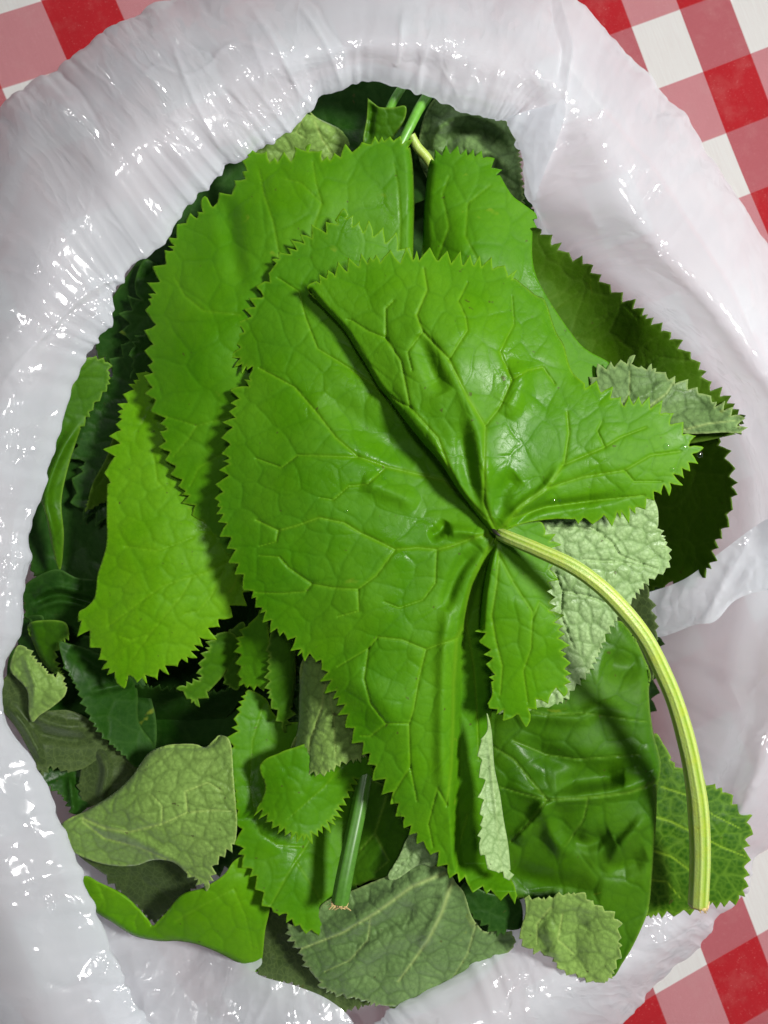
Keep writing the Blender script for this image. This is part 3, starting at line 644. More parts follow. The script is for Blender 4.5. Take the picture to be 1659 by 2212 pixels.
leaf('crinkled dark leaf beside the left lip of the bag, below the curling one', 'dark',
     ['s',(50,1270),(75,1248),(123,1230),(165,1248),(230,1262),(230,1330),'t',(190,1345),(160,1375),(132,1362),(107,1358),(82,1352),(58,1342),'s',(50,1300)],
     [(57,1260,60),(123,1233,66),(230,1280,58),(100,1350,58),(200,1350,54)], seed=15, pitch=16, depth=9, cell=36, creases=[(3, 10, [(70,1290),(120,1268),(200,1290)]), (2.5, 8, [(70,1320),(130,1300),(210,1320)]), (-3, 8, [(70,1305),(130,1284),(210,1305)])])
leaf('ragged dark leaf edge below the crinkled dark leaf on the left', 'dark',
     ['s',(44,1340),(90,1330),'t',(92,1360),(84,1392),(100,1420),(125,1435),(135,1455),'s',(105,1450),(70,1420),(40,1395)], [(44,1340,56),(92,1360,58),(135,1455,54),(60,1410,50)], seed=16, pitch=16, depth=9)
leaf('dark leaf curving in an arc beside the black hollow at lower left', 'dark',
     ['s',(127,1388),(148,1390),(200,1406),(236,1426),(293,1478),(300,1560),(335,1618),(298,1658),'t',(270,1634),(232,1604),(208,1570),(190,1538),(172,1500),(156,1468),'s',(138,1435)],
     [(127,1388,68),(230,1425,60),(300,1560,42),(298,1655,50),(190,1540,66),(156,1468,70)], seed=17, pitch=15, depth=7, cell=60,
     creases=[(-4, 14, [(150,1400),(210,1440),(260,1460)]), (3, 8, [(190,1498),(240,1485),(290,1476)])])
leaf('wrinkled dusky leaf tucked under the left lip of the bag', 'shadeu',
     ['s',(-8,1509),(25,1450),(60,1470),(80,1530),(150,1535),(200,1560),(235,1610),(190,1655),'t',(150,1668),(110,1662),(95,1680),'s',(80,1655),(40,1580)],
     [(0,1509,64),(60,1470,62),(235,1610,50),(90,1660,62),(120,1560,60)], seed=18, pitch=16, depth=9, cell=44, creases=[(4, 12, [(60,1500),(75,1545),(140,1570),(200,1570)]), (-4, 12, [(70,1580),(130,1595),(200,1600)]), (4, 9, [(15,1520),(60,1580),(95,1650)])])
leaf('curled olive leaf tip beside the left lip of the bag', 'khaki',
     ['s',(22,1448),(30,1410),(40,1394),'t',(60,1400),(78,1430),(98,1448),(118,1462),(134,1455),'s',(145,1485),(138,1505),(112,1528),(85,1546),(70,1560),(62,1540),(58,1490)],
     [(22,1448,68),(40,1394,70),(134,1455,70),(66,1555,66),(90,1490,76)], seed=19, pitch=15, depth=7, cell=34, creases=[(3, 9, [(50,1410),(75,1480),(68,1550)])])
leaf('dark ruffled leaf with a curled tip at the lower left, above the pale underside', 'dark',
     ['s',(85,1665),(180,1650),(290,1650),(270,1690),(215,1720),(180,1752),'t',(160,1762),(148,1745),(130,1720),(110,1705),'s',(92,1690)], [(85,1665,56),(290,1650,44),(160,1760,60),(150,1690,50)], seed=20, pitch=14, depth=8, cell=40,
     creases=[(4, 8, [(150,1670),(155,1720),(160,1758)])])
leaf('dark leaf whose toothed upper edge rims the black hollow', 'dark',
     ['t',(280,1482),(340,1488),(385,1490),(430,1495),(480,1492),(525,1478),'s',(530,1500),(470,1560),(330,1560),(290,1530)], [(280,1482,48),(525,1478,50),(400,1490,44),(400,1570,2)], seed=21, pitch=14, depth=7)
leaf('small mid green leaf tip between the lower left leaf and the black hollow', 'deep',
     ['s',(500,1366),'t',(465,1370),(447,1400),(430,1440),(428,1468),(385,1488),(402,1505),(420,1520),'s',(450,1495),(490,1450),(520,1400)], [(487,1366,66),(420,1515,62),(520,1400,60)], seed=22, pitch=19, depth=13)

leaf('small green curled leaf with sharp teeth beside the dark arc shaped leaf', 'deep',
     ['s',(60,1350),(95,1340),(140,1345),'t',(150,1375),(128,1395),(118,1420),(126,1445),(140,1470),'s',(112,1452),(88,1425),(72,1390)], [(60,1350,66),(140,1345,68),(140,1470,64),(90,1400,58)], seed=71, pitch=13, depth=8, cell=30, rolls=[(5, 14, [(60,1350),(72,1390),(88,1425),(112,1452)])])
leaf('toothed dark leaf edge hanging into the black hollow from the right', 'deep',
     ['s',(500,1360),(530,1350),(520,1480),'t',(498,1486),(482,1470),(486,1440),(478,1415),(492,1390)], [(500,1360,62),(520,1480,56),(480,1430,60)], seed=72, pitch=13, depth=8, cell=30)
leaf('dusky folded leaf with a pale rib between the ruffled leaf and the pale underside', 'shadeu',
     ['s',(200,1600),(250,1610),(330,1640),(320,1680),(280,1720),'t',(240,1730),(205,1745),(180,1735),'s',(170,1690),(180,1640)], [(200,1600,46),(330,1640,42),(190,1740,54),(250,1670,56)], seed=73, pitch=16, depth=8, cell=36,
     creases=[(5, 10, [(205,1610),(230,1660),(215,1730)])], veins=[(4,.9,[(205,1610),(230,1660),(215,1730)])])
# bottom left
leaf('dark shaded leaf tip pointing down between the two lobes of the lime leaf', 'shadeu',
     ['s',(150,1810),(167,1846),'t',(230,1892),(263,1932),(300,1964),(333,1994),(358,1974),'s',(425,1912),(420,1860),(300,1790),(200,1780)], [(150,1810,58),(333,1994,46),(425,1905,60),(300,1800,58)], seed=23, pitch=18, depth=8)
leaf('glossy lime green leaf rolled along the bottom left of the heap', 'lime',
     ['s',(173,1897),(190,1892),(215,1906),(263,1929),(298,1960),(322,1990),(331,1999),(341,1990),(360,1970),(393,1932),(440,1917),(483,1890),(512,1855),(570,1840),(590,1900),(582,1969),(573,2009),(560,2095),(520,2082),(467,2056),(425,2040),(383,2033),(343,2033),(290,2022),(243,1993),(203,1967),(185,1936)],
     [(180,1910,60),(243,1960,66),(333,2012,64),(420,1980,72),(520,1950,74),(580,1900,66),(556,2090,56),(300,1990,62)], seed=24, cell=62, wave=.6, dome=1.3,
     rolls=[(4, 12, [(180,1930),(203,1967),(243,1993),(290,2022),(343,2033),(383,2033),(467,2056),(520,2082),(560,2095)]), (1.5, 8, [(190,1892),(263,1929),(298,1960),(331,1999),(360,1972),(393,1932),(440,1917)])],
     veins=[(4,.7,[(380,1990),(440,1955),(505,1920)]), (3,.6,[(505,1920),(530,1980),(545,2050)]), (3,.6,[(215,1915),(225,1945),(212,1965)]), (3,.6,[(300,1965),(290,1990),(295,2012)])])
leaf('pale olive leaf underside with a raised vein net, left of the bottom leaves', 'khaki',
     ['s',(131,1781),(190,1748),(245,1714),(283,1679),(298,1658),(318,1630),(337,1617),(373,1609),(415,1608),(443,1613),(462,1600),(477,1588),(498,1606),(505,1690),(512,1780),'t',(506,1828),(480,1850),(462,1872),(458,1895),(443,1920),'s',(403,1886),(372,1862),(330,1858),(290,1870),(230,1868),(167,1846),(134,1812)],
     [(131,1790,66),(283,1679,70),(337,1617,72),(477,1590,78),(505,1700,80),(443,1915,76),(300,1760,82),(290,1865,62),(200,1840,60)], seed=25, cell=40, pitch=17, depth=11, amp=.5, dome=.5, centre=(150,1790),
     rolls=[(5, 22, [(131,1781),(245,1714),(298,1658),(337,1617),(443,1613),(477,1588)])], creases=[(3, 14, [(180,1775),(260,1800),(340,1840),(403,1880)])],
     veins=[(6, .8, [(180,1768),(230,1790),(280,1797),(350,1780),(405,1755)]), (4, .7, [(405,1755),(400,1710),(450,1690),(480,1710)]), (4,.7,[(405,1755),(460,1750),(500,1752)]), (4,.8,[(180,1775),(225,1810),(300,1830),(380,1865),(430,1905)]), (3,.7,[(350,1780),(350,1740),(325,1715)])])
leaf('light toothed leaf strip hanging beside the black hollow', 'top',
     ['s',(560,1318),(556,1330),'t',(534,1350),(516,1388),(514,1415),(513,1443),(525,1484),'s',(578,1484),(584,1440),(580,1360),(575,1320)], [(553,1323,80),(520,1460,72),(580,1480,76),(575,1330,82)], seed=26, pitch=18, depth=11, cell=34)
leaf('narrow blue green leaf hanging below the edge of the big top leaf', 'deep',
     ['s',(588,1362),'t',(580,1390),(579,1425),(576,1459),(582,1520),(596,1545),(612,1578),'s',(632,1530),(640,1440),(632,1376),(610,1360)], [(586,1366,84),(612,1576,70),(640,1440,76)], seed=27, pitch=19, depth=11, cell=46,
     rolls=[(8,22,[(632,1376),(640,1440),(632,1530)])])

# bottom centre
leaf('broad green leaf with a long toothed left edge below the black hollow', 'top',
     ['s',(540,1490),'t',(527,1499),(516,1535),(508,1575),(500,1606),(494,1640),(494,1670),(508,1722),(512,1780),(522,1850),(548,1900),(583,1964),(606,1966),(622,1985),(650,2006),(684,2016),(715,2014),(744,1998),(765,1976),(776,1948),(768,1920),'s',(800,1890),(850,1820),(840,1700),(760,1600),(690,1560),(620,1560),(590,1540),(575,1510)],
     [(530,1500,66),(500,1640,74),(560,1560,66),(520,1850,76),(600,1960,78),(700,2010,74),(660,1900,76),(740,1800,54),(830,1750,58),(640,1650,62),(560,1750,76)], seed=28, cell=58,
     veins=[(6,.7,[(770,1600),(720,1720),(660,1830),(620,1890),(585,1955)]), (4,.6,[(660,1830),(600,1825),(560,1800)]), (4,.6,[(640,1860),(690,1940),(700,2000)]), (4,.6,[(570,1520),(545,1600),(540,1700),(560,1800)])])
leaf('dark green leaf right of the short stalk at the bottom', 'deep',
     ['s',(770,1690),(835,1700),(875,1780),(892,1800),(870,1850),(850,1895),(800,1902),'t',(775,1915),(768,1935),(775,1960),'s',(752,1940),(752,1860),(762,1770)], [(770,1690,64),(890,1800,76),(840,1890,76),(760,1940,72),(760,1800,62)], seed=29, cell=56,
     veins=[(4,.9,[(835,1720),(810,1800),(765,1850)]), (4,.9,[(810,1800),(840,1860),(810,1885)])])
leaf('mid green leaf with fine sharp teeth above the short bottom stalk', 'top',
     ['s',(553,1748),(568,1720),(572,1696),(560,1660),(573,1640),(600,1628),(625,1618),(700,1600),(780,1620),(808,1680),'t',(770,1684),(754,1715),(728,1760),(712,1785),(690,1800),(663,1812),(635,1806),(610,1795),(590,1782),(573,1764)],
     [(553,1748,84),(573,1640,86),(780,1640,80),(730,1750,78),(660,1805,90),(640,1700,90)], seed=30, pitch=14, depth=17, cell=40, lean=.02, veins=[(4,.6,[(760,1630),(700,1700),(620,1770)])])
leaf('pale rolled leaf underside tucked beneath the edge of the big top leaf', 'khaki',
     ['s',(660,1420),(690,1425),(740,1500),(780,1590),'t',(793,1632),(768,1645),(750,1648),(736,1652),(712,1668),(694,1675),(672,1672),'s',(653,1680),(630,1660),(628,1620),(643,1573),(646,1489),(650,1440)],
     [(660,1420,88),(780,1600,88),(694,1675,94),(640,1650,80),(700,1550,97),(646,1489,80)], seed=31, pitch=12, depth=9, cell=30, amp=.5, rolls=[(9, 26, [(655,1430),(646,1489),(643,1573),(628,1640)])],
     veins=[(5,.8,[(705,1460),(695,1530),(670,1600),(665,1660)]), (3,.7,[(710,1480),(722,1560),(725,1640)])])
leaf('grey green leaf underside with thick furry veins at the bottom of the heap', 'sage',
     ['s',(770,1920),(842,1890),(860,1880),(903,1859),(933,1869),(966,1876),(984,1906),(1003,1930),(1019,1979),(1046,2012),'t',(1075,2008),(1106,2020),'s',(1110,2046),(1060,2090),(980,2130),(933,2150),(900,2168),(858,2174),'t',(820,2172),(766,2160),(730,2150),(694,2138),'s',(690,2122),'t',(665,2092),(646,2059),(626,2030),(624,2000),'s',(680,1985),(700,1950)],
     [(770,1940,74),(903,1859,82),(1003,1930,76),(1106,2020,66),(933,2150,60),(694,2138,66),(624,2000,68),(800,2030,80),(950,1980,78)], seed=32, pitch=17, depth=10, cell=46, amp=.5, dome=.8,
     creases=[(5, 22, [(700,2020),(800,1970),(880,1915),(960,1880)]), (4, 14, [(965,1905),(945,1980),(900,2060)]), (-5, 20, [(720,2060),(830,2000),(900,1960)]), (-4, 26, [(760,2130),(860,2060),(940,2040)])],
     veins=[(7,.9,[(962,1885),(890,1915),(815,1970),(740,2015),(650,2050)]), (7,.9,[(978,1900),(955,1970),(925,2030),(890,2080),(860,2120)]), (4,.7,[(800,1985),(795,2030),(755,2075),(700,2100)]), (4,.7,[(1030,1990),(1010,2060),(980,2110)])])
leaf('pale leaf tip showing between the big top leaf and the grey green underside', 'pale',
     ['s',(890,1794),(874,1822),(862,1850),(838,1892),(856,1900),(905,1868),(935,1872),(950,1850),(925,1815)], [(890,1794,88),(838,1892,84),(935,1870,86)], seed=33, cell=28, wave=.4, veins=[(3,.6,[(892,1800),(890,1840),(850,1885)])])
leaf('thin green leaf sliver along the bottom right of the grey green underside', 'khaki',
     ['s',(832,2160),(880,2140),(932,2114),(929,2134),(890,2166),(850,2182)], [(832,2160,58),(932,2114,64),(860,2180,58)], seed=34, cell=30, wave=.3)
leaf('dark leaf scrap below the tip of the big top leaf', 'dark',
     ['s',(1000,1905),(1060,1930),(1120,1940),(1128,2000),'t',(1100,2010),(1080,2020),(1058,2008),(1015,1976),(1005,1940)], [(1000,1905,72),(1120,1940,72),(1060,2015,72)], seed=35, pitch=18, depth=11)

# right group
leaf('yellow green leaf with a pale vein net under the cut end of the long stalk', 'netted',
     ['s',(1410,1588),(1435,1610),'t',(1452,1640),(1470,1662),(1530,1697),(1562,1710),(1595,1742),(1620,1778),(1616,1829),(1612,1888),(1597,1945),(1549,1958),(1510,1960),(1456,1974),(1426,1976),'s',(1398,1980),(1360,1900),(1370,1700)],
     [(1413,1590,66),(1530,1697,70),(1620,1778,72),(1600,1944,72),(1400,1975,70),(1480,1820,74)], seed=36, cell=38, pitch=24, depth=13, fine=.1, amp=.15, dome=.3, centre=(1390,1830),
     veins=[(4,1,[(1400,1760),(1450,1775),(1500,1800),(1560,1830),(1610,1850)]), (4,1,[(1400,1835),(1450,1850),(1490,1880),(1520,1930)]), (3,1,[(1400,1900),(1440,1905),(1470,1940)]), (3,1,[(1430,1700),(1490,1720),(1540,1760),(1600,1790)])])
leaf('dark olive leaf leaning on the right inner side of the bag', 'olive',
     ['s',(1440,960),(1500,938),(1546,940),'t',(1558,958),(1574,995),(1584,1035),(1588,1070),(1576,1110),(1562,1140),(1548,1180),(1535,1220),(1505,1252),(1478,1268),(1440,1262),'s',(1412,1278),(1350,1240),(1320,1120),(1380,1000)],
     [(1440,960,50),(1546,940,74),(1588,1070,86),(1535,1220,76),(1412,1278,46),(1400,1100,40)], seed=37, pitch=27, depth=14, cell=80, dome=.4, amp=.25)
leaf('dark leaf edge just below the olive leaf, behind the long stalk', 'shadeu',
     ['s',(1395,1262),'t',(1403,1290),(1412,1325),(1420,1365),'s',(1404,1410),(1412,1450),(1404,1470),(1340,1440),(1300,1320),(1340,1250)], [(1400,1262,66),(1420,1362,68),(1410,1460,66),(1310,1350,56)], seed=38, pitch=26, depth=10)
leaf('wide green leaf on the right whose shaded edge leans against the bag', 'olive',  # a green leaf; the darker olive carries the shade on its edge
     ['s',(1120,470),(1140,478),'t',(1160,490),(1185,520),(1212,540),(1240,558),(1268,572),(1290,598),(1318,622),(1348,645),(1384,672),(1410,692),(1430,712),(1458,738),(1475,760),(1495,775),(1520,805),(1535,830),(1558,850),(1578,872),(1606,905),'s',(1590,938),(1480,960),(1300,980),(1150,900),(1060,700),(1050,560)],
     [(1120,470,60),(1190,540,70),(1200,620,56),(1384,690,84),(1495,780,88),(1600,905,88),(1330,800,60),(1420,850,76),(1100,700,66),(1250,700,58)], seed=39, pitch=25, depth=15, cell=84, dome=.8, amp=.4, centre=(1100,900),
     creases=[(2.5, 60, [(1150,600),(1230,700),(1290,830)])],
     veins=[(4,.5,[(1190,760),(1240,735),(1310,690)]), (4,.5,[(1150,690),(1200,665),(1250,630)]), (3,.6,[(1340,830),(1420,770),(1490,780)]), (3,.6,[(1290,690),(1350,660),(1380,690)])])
leaf('curled back leaf flap showing its dusty sage underside at the right', 'sage',
     ['t',(1272,830),(1296,800),(1322,792),(1350,782),(1366,778),(1382,800),(1410,793),(1440,812),(1480,830),(1515,846),(1548,870),(1590,895),(1598,920),'s',(1604,936),(1560,934),(1472,935),(1400,900),(1340,890),(1290,860)],
     [(1272,830,86),(1362,778,88),(1430,830,86),(1515,846,86),(1600,930,92),(1472,935,88),(1340,885,88)], seed=40, pitch=22, depth=15, cell=46, wave=.5,
     creases=[(2, 10, [(1340,880),(1400,850),(1450,815)]), (2.5, 10, [(1470,925),(1530,915),(1590,905)]), (-2, 12, [(1430,900),(1480,880),(1540,880)])],
     veins=[(4,.8,[(1400,880),(1440,850),(1460,815)]), (4,.8,[(1480,928),(1530,915),(1590,908)]), (3,.7,[(1340,880),(1360,850),(1360,800)])])
leaf('upright bright leaf with a rounded toothed top, right of the dark cleft', 'top',
     ['s',(924,370),'t',(934,340),(960,328),(1000,330),(1040,335),(1062,348),'s',(1080,378),(1105,420),(1130,440),'t',(1160,462),'s',(1150,500),(1160,600),(1250,740),(1320,800),(1200,900),(1000,800),(920,640),(914,500)],
     [(924,370,92),(1000,330,96),(1062,348,94),(1155,462,92),(1000,550,104),(920,560,92),(1200,700,88),(1300,800,84),(1100,560,99),(1000,750,96)], seed=41, pale_edge=False, pitch=22, depth=15, cell=76, dome=1.0, centre=(1050,900),
     rolls=[(7, 20, [(926,360),(916,430),(914,500),(920,640)])],
     veins=[(5,.5,[(1000,720),(960,620),(945,560),(970,490),(955,420),(970,380)]), (5,.5,[(1060,620),(1005,510),(1010,440),(1060,400)])])
# lower right
leaf('pale green leaf underside with a deep vein net, under the bend of the long stalk', 'pale',
     ['s',(1060,1480),(1080,1300),(1120,1150),(1169,1110),(1240,1060),(1380,1050),(1418,1090),'t',(1422,1139),(1436,1170),(1449,1205),(1442,1232),(1408,1256),(1388,1270),(1370,1290),(1350,1318),(1333,1340),(1316,1362),(1304,1388),(1294,1415),(1280,1448),(1248,1480),(1222,1512),(1190,1528),(1136,1542),'s',(1070,1535)],
     [(1060,1480,92),(1169,1110,104),(1400,1070,100),(1449,1205,94),(1333,1340,94),(1276,1449,90),(1136,1539,90),(1250,1250,102)], seed=42, pitch=15, depth=9, cell=34, amp=.75, dome=1.1, fine=.15, centre=(1120,1120),
     veins=[(5,.6,[(1190,1140),(1280,1140),(1320,1170),(1340,1200),(1420,1230)]), (5,.6,[(1200,1235),(1215,1280),(1212,1330),(1240,1400)]), (4,.6,[(1215,1275),(1280,1290),(1330,1310)]), (4,.5,[(1260,1210),(1320,1212),(1380,1220)])])
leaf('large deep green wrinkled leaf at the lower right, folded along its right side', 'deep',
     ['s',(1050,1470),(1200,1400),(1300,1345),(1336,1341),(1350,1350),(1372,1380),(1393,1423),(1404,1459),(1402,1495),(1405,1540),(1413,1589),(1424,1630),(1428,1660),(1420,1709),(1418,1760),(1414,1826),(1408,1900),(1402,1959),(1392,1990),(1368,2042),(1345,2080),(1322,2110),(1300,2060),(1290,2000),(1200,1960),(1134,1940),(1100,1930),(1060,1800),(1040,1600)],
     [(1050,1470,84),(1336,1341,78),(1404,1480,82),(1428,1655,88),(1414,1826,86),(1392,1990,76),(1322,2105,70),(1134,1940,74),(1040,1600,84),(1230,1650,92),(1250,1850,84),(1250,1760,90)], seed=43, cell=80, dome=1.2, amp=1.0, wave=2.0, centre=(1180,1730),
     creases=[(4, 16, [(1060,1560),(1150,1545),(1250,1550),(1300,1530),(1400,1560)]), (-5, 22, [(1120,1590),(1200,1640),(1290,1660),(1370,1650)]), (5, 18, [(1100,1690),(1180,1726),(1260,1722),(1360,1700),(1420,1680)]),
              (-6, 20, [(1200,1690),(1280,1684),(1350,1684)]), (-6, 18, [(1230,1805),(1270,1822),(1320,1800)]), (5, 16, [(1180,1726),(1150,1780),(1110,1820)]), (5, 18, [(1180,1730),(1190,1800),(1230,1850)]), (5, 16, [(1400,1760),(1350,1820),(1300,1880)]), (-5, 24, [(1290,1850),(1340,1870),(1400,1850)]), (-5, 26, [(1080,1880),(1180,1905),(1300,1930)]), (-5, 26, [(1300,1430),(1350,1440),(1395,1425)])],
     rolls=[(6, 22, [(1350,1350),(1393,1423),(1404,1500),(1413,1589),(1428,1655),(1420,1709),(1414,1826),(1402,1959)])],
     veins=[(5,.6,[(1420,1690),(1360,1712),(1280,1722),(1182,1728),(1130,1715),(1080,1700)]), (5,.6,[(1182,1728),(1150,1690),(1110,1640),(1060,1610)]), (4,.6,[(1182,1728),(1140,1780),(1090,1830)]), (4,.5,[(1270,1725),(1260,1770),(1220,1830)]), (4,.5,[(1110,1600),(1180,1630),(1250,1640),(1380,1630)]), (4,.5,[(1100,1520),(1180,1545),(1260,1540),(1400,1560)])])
leaf('leaf tip curled underside up at the very bottom right, toothed all along its lower edge', 'khaki',
     ['t',(1132,1938),(1168,1944),(1186,1942),(1206,1934),(1253,1932),(1270,1948),(1296,1960),(1320,1974),(1335,1995),(1336,2020),(1342,2050),(1336,2078),(1324,2106),'s',(1306,2124),'t',(1282,2122),(1253,2114),(1212,2098),(1194,2074),(1172,2064),(1149,2057),(1130,2042),'s',(1121,2028),(1127,2000),(1136,1966)],
     [(1134,1938,84),(1253,1932,88),(1341,2049,84),(1306,2124,78),(1149,2057,78),(1230,2020,86)], seed=44, pitch=19, depth=9, cell=46, amp=.45, centre=(1240,1930),
     creases=[(3, 18, [(1180,1990),(1200,2040),(1190,2070)]), (-4, 30, [(1260,1960),(1240,2040),(1250,2110)])], veins=[(4,.7,[(1190,1960),(1160,1995),(1160,2040)]), (4,.7,[(1215,1975),(1205,2030),(1240,2060)])])
# upper and left big leaves
leaf('lower left leaf with a long jagged lower edge, pointing down to the left', 'bright',
     ['t',(310,800),(290,830),(275,862),(262,890),(262,910),(250,945),(238,975),(234,1010),'s',(231,1046),(230,1110),(230,1172),(219,1215),(211,1240),(204,1290),(186,1312),(170,1322),'t',(168,1348),(188,1372),(206,1398),(224,1418),(230,1442),(244,1462),(260,1474),(285,1464),(308,1470),(330,1456),(350,1452),(378,1430),(403,1424),(425,1400),(450,1380),(468,1352),(492,1335),(512,1305),(533,1279),'s',(600,1200),(560,1100),(450,1000),(380,900),(340,820)],
     [(310,810,74),(235,1000,78),(211,1240,82),(170,1325,82),(260,1470,80),(403,1425,80),(533,1279,80),(450,1050,80),(340,1150,90),(330,850,76),(330,1330,90)], seed=45, pitch=30, depth=22, cell=52, lean=.1, centre=(540,1190),
     veins=[(6,.6,[(530,1200),(490,1216),(445,1238),(400,1250),(350,1266),(300,1302),(233,1353)]), (5,.6,[(413,1250),(393,1286),(353,1333),(323,1370),(283,1426)]), (5,.6,[(483,1233),(457,1286),(430,1320),(397,1326)]), (4,.5,[(323,1370),(285,1383),(262,1375)]), (4,.5,[(270,1180),(340,1190),(420,1160)]), (4,.5,[(330,970),(340,1040),(360,1060)])])
L4 = sheet(['t',(547,296),(556,330),(600,342),(640,338),(660,316),(690,334),(718,340),(750,326),(775,318),(805,302),(840,298),(868,304),'s',(886,318),(892,360),(895,430),(894,500),(892,600),(880,760),(800,900),(600,1200),(500,1200),'t',(480,1190),(460,1160),(432,1124),(412,1090),(385,1040),(365,1000),(350,955),(352,920),(335,880),(322,840),(325,790),(318,740),(328,700),(322,660),(332,615),(345,575),(366,545),(376,515),(398,480),(430,462),(442,432),(470,440),(494,410),(514,398),(530,350)],
     [(547,300,88),(700,330,94),(840,300,96),(895,430,94),(880,760,88),(450,440,86),(325,700,84),(345,950,86),(480,1190,84),(450,750,100),(700,500,97),(760,540,92),(600,900,92),(620,420,97)], seed=46, pitch=30, depth=20, cell=84, dome=1.1, amp=.5, centre=(640,900),
     creases=[(-3, 24, [(484,420),(496,480),(508,560),(525,640)])], rolls=[(7, 18, [(886,318),(892,360),(895,430),(894,500),(892,600),(880,760)])],
     veins=[(5,.6,[(620,760),(605,560),(590,480),(570,420),(560,370)]), (5,.6,[(700,640),(672,505),(695,440),(683,400),(675,350)]), (4,.5,[(695,440),(650,395),(610,385)]), (4,.5,[(860,600),(865,480),(860,400),(850,350)]), (5,.5,[(520,680),(440,672),(400,640),(378,600)]), (5,.5,[(500,900),(425,920),(360,900)]), (4,.5,[(425,920),(405,950),(370,990)]), (4,.5,[(480,980),(430,1010),(410,1050)])])
o4, org4 = leaf_root(L4[0], 'broad upper left leaf with a big jagged left edge, under the top leaf', LG); put_sheet('blade', L4, M['top'], o4, org4)

# ---- the big top leaf
J = (1074, 1152)
A1 = sheet(['s',(742,450),'t',(722,478),(690,500),(655,515),(622,548),(596,560),(590,590),(572,608),(562,632),(545,660),(530,690),(512,722),(506,758),(515,792),'s',(532,800),(546,792),'t',(534,818),(512,850),(503,885),(492,925),(488,960),(492,990),(480,1040),(472,1080),(478,1120),(486,1158),(498,1190),(508,1225),(524,1255),(552,1296),(568,1330),(592,1362),(628,1380),(650,1415),(694,1430),(706,1470),(728,1510),(742,1545),(760,1580),(785,1612),(800,1640),(812,1672),(838,1705),(858,1742),(866,1770),(888,1795),(915,1830),(945,1852),(976,1885),(1005,1905),(1040,1920),(1075,1932),'s',(1118,1941),(1112,1915),(1103,1892),(1093,1826),(1080,1726),(1068,1659),(1060,1579),(1066,1500),(1074,1400),(1080,1300),(1086,1200),(1096,1150),(1070,1060),(1010,930),(950,800),(905,690),'t',(893,560),(860,528),(830,512),(804,498),(772,492),'s',(753,466)],
     [(742,460,108),(660,520,105),(600,560,103),(506,758,99),(540,800,103),(475,1100,101),(570,1330,102),(706,1470,104),(866,1770,100),(1040,1920,97),(1118,1941,97),(1060,1580,104),J+(116,),(700,1000,116),(640,760,110),(760,640,106),(900,700,98),(950,850,98),(1010,1000,102),(800,1250,117),(850,1500,114),(930,1700,108),(1040,1300,112),(820,850,110),(900,560,96)],
     res=2.7, seed=50, cellamp=.34, pitch=26, depth=20, lean=.16, cell=74, centre=J, amp=.75, dome=.9,
     steps=[(-13, 26, [(1050,1180),(1010,1260),(988,1340),(976,1420),(970,1600),(968,1750),(975,1850),(990,1925)])],
     creases=[(3, 16, [(975,1300),(960,1400),(955,1600),(960,1750)]), (-4, 14, [(1040,1180),(1000,1220),(975,1270),(960,1320)]), (3, 12, [(1050,1160),(1000,1148),(965,1150)]), (-3.5, 11, [(965,1125),(950,1148),(925,1160)]), (3.5, 20, [(905,1090),(840,1060),(780,1040)]), (-3, 30, [(700,850),(800,930),(900,1000)]), (2.5, 26, [(800,850),(850,880),(900,930)]), (3, 40, [(720,1440),(800,1500),(880,1560)])],
     veins=[(8,1,[J,(1026,1160),(980,1178),(946,1187),(903,1183),(853,1187),(815,1168),(783,1153),(743,1129),(690,1118),(640,1136),(601,1146),(553,1123)]),
            (8,.9,[J,(1010,1080),(960,1038),(900,1024),(840,1010),(773,986),(726,946),(683,890),(636,836),(560,795)]),
            (5,.7,[(830,1013),(793,1046),(753,1050),(720,1080),(690,1075)]), (6,.7,[(773,988),(710,985),(643,983),(608,1010),(553,990)]),
            (6,.8,[(1040,1110),(970,1020),(920,953),(853,873),(800,826),(740,786),(686,753),(660,686),(646,630),(600,600)]),
            (6,.8,[(853,1188),(813,1243),(773,1273),(775,1320),(730,1332)]), (6,.7,[(773,1273),(720,1270),(673,1261),(660,1278),(610,1282),(553,1280)]), (5,.7,[(673,1261),(623,1226),(603,1203),(560,1200)]), (5,.7,[(601,1146),(596,1170),(560,1180)]),
            (5,.7,[(943,1190),(940,1260),(913,1296),(863,1313),(830,1300)]),
            (9,1,[J,(1060,1175),(1026,1240),(1010,1293),(1005,1346),(986,1380),(980,1473),(978,1573),(975,1659),(965,1740)]), (6,.9,[(1005,1346),(1014,1380),(1024,1440),(1030,1520),(1034,1640)]),
            (6,.8,[(986,1380),(950,1392),(920,1403),(870,1382),(816,1376),(796,1400),(730,1440)]), (6,.8,[(920,1403),(906,1459),(893,1533),(883,1566),(886,1656),(900,1730)]), (5,.7,[(796,1400),(786,1466),(800,1520),(833,1563),(883,1563)]),
            (5,.7,[(833,1563),(800,1590),(780,1590)]), (5,.7,[(886,1656),(846,1720),(850,1740)]), (5,.7,[(965,1740),(945,1702),(925,1780),(935,1830)]), (5,.7,[(1010,1760),(990,1830),(985,1880)])])
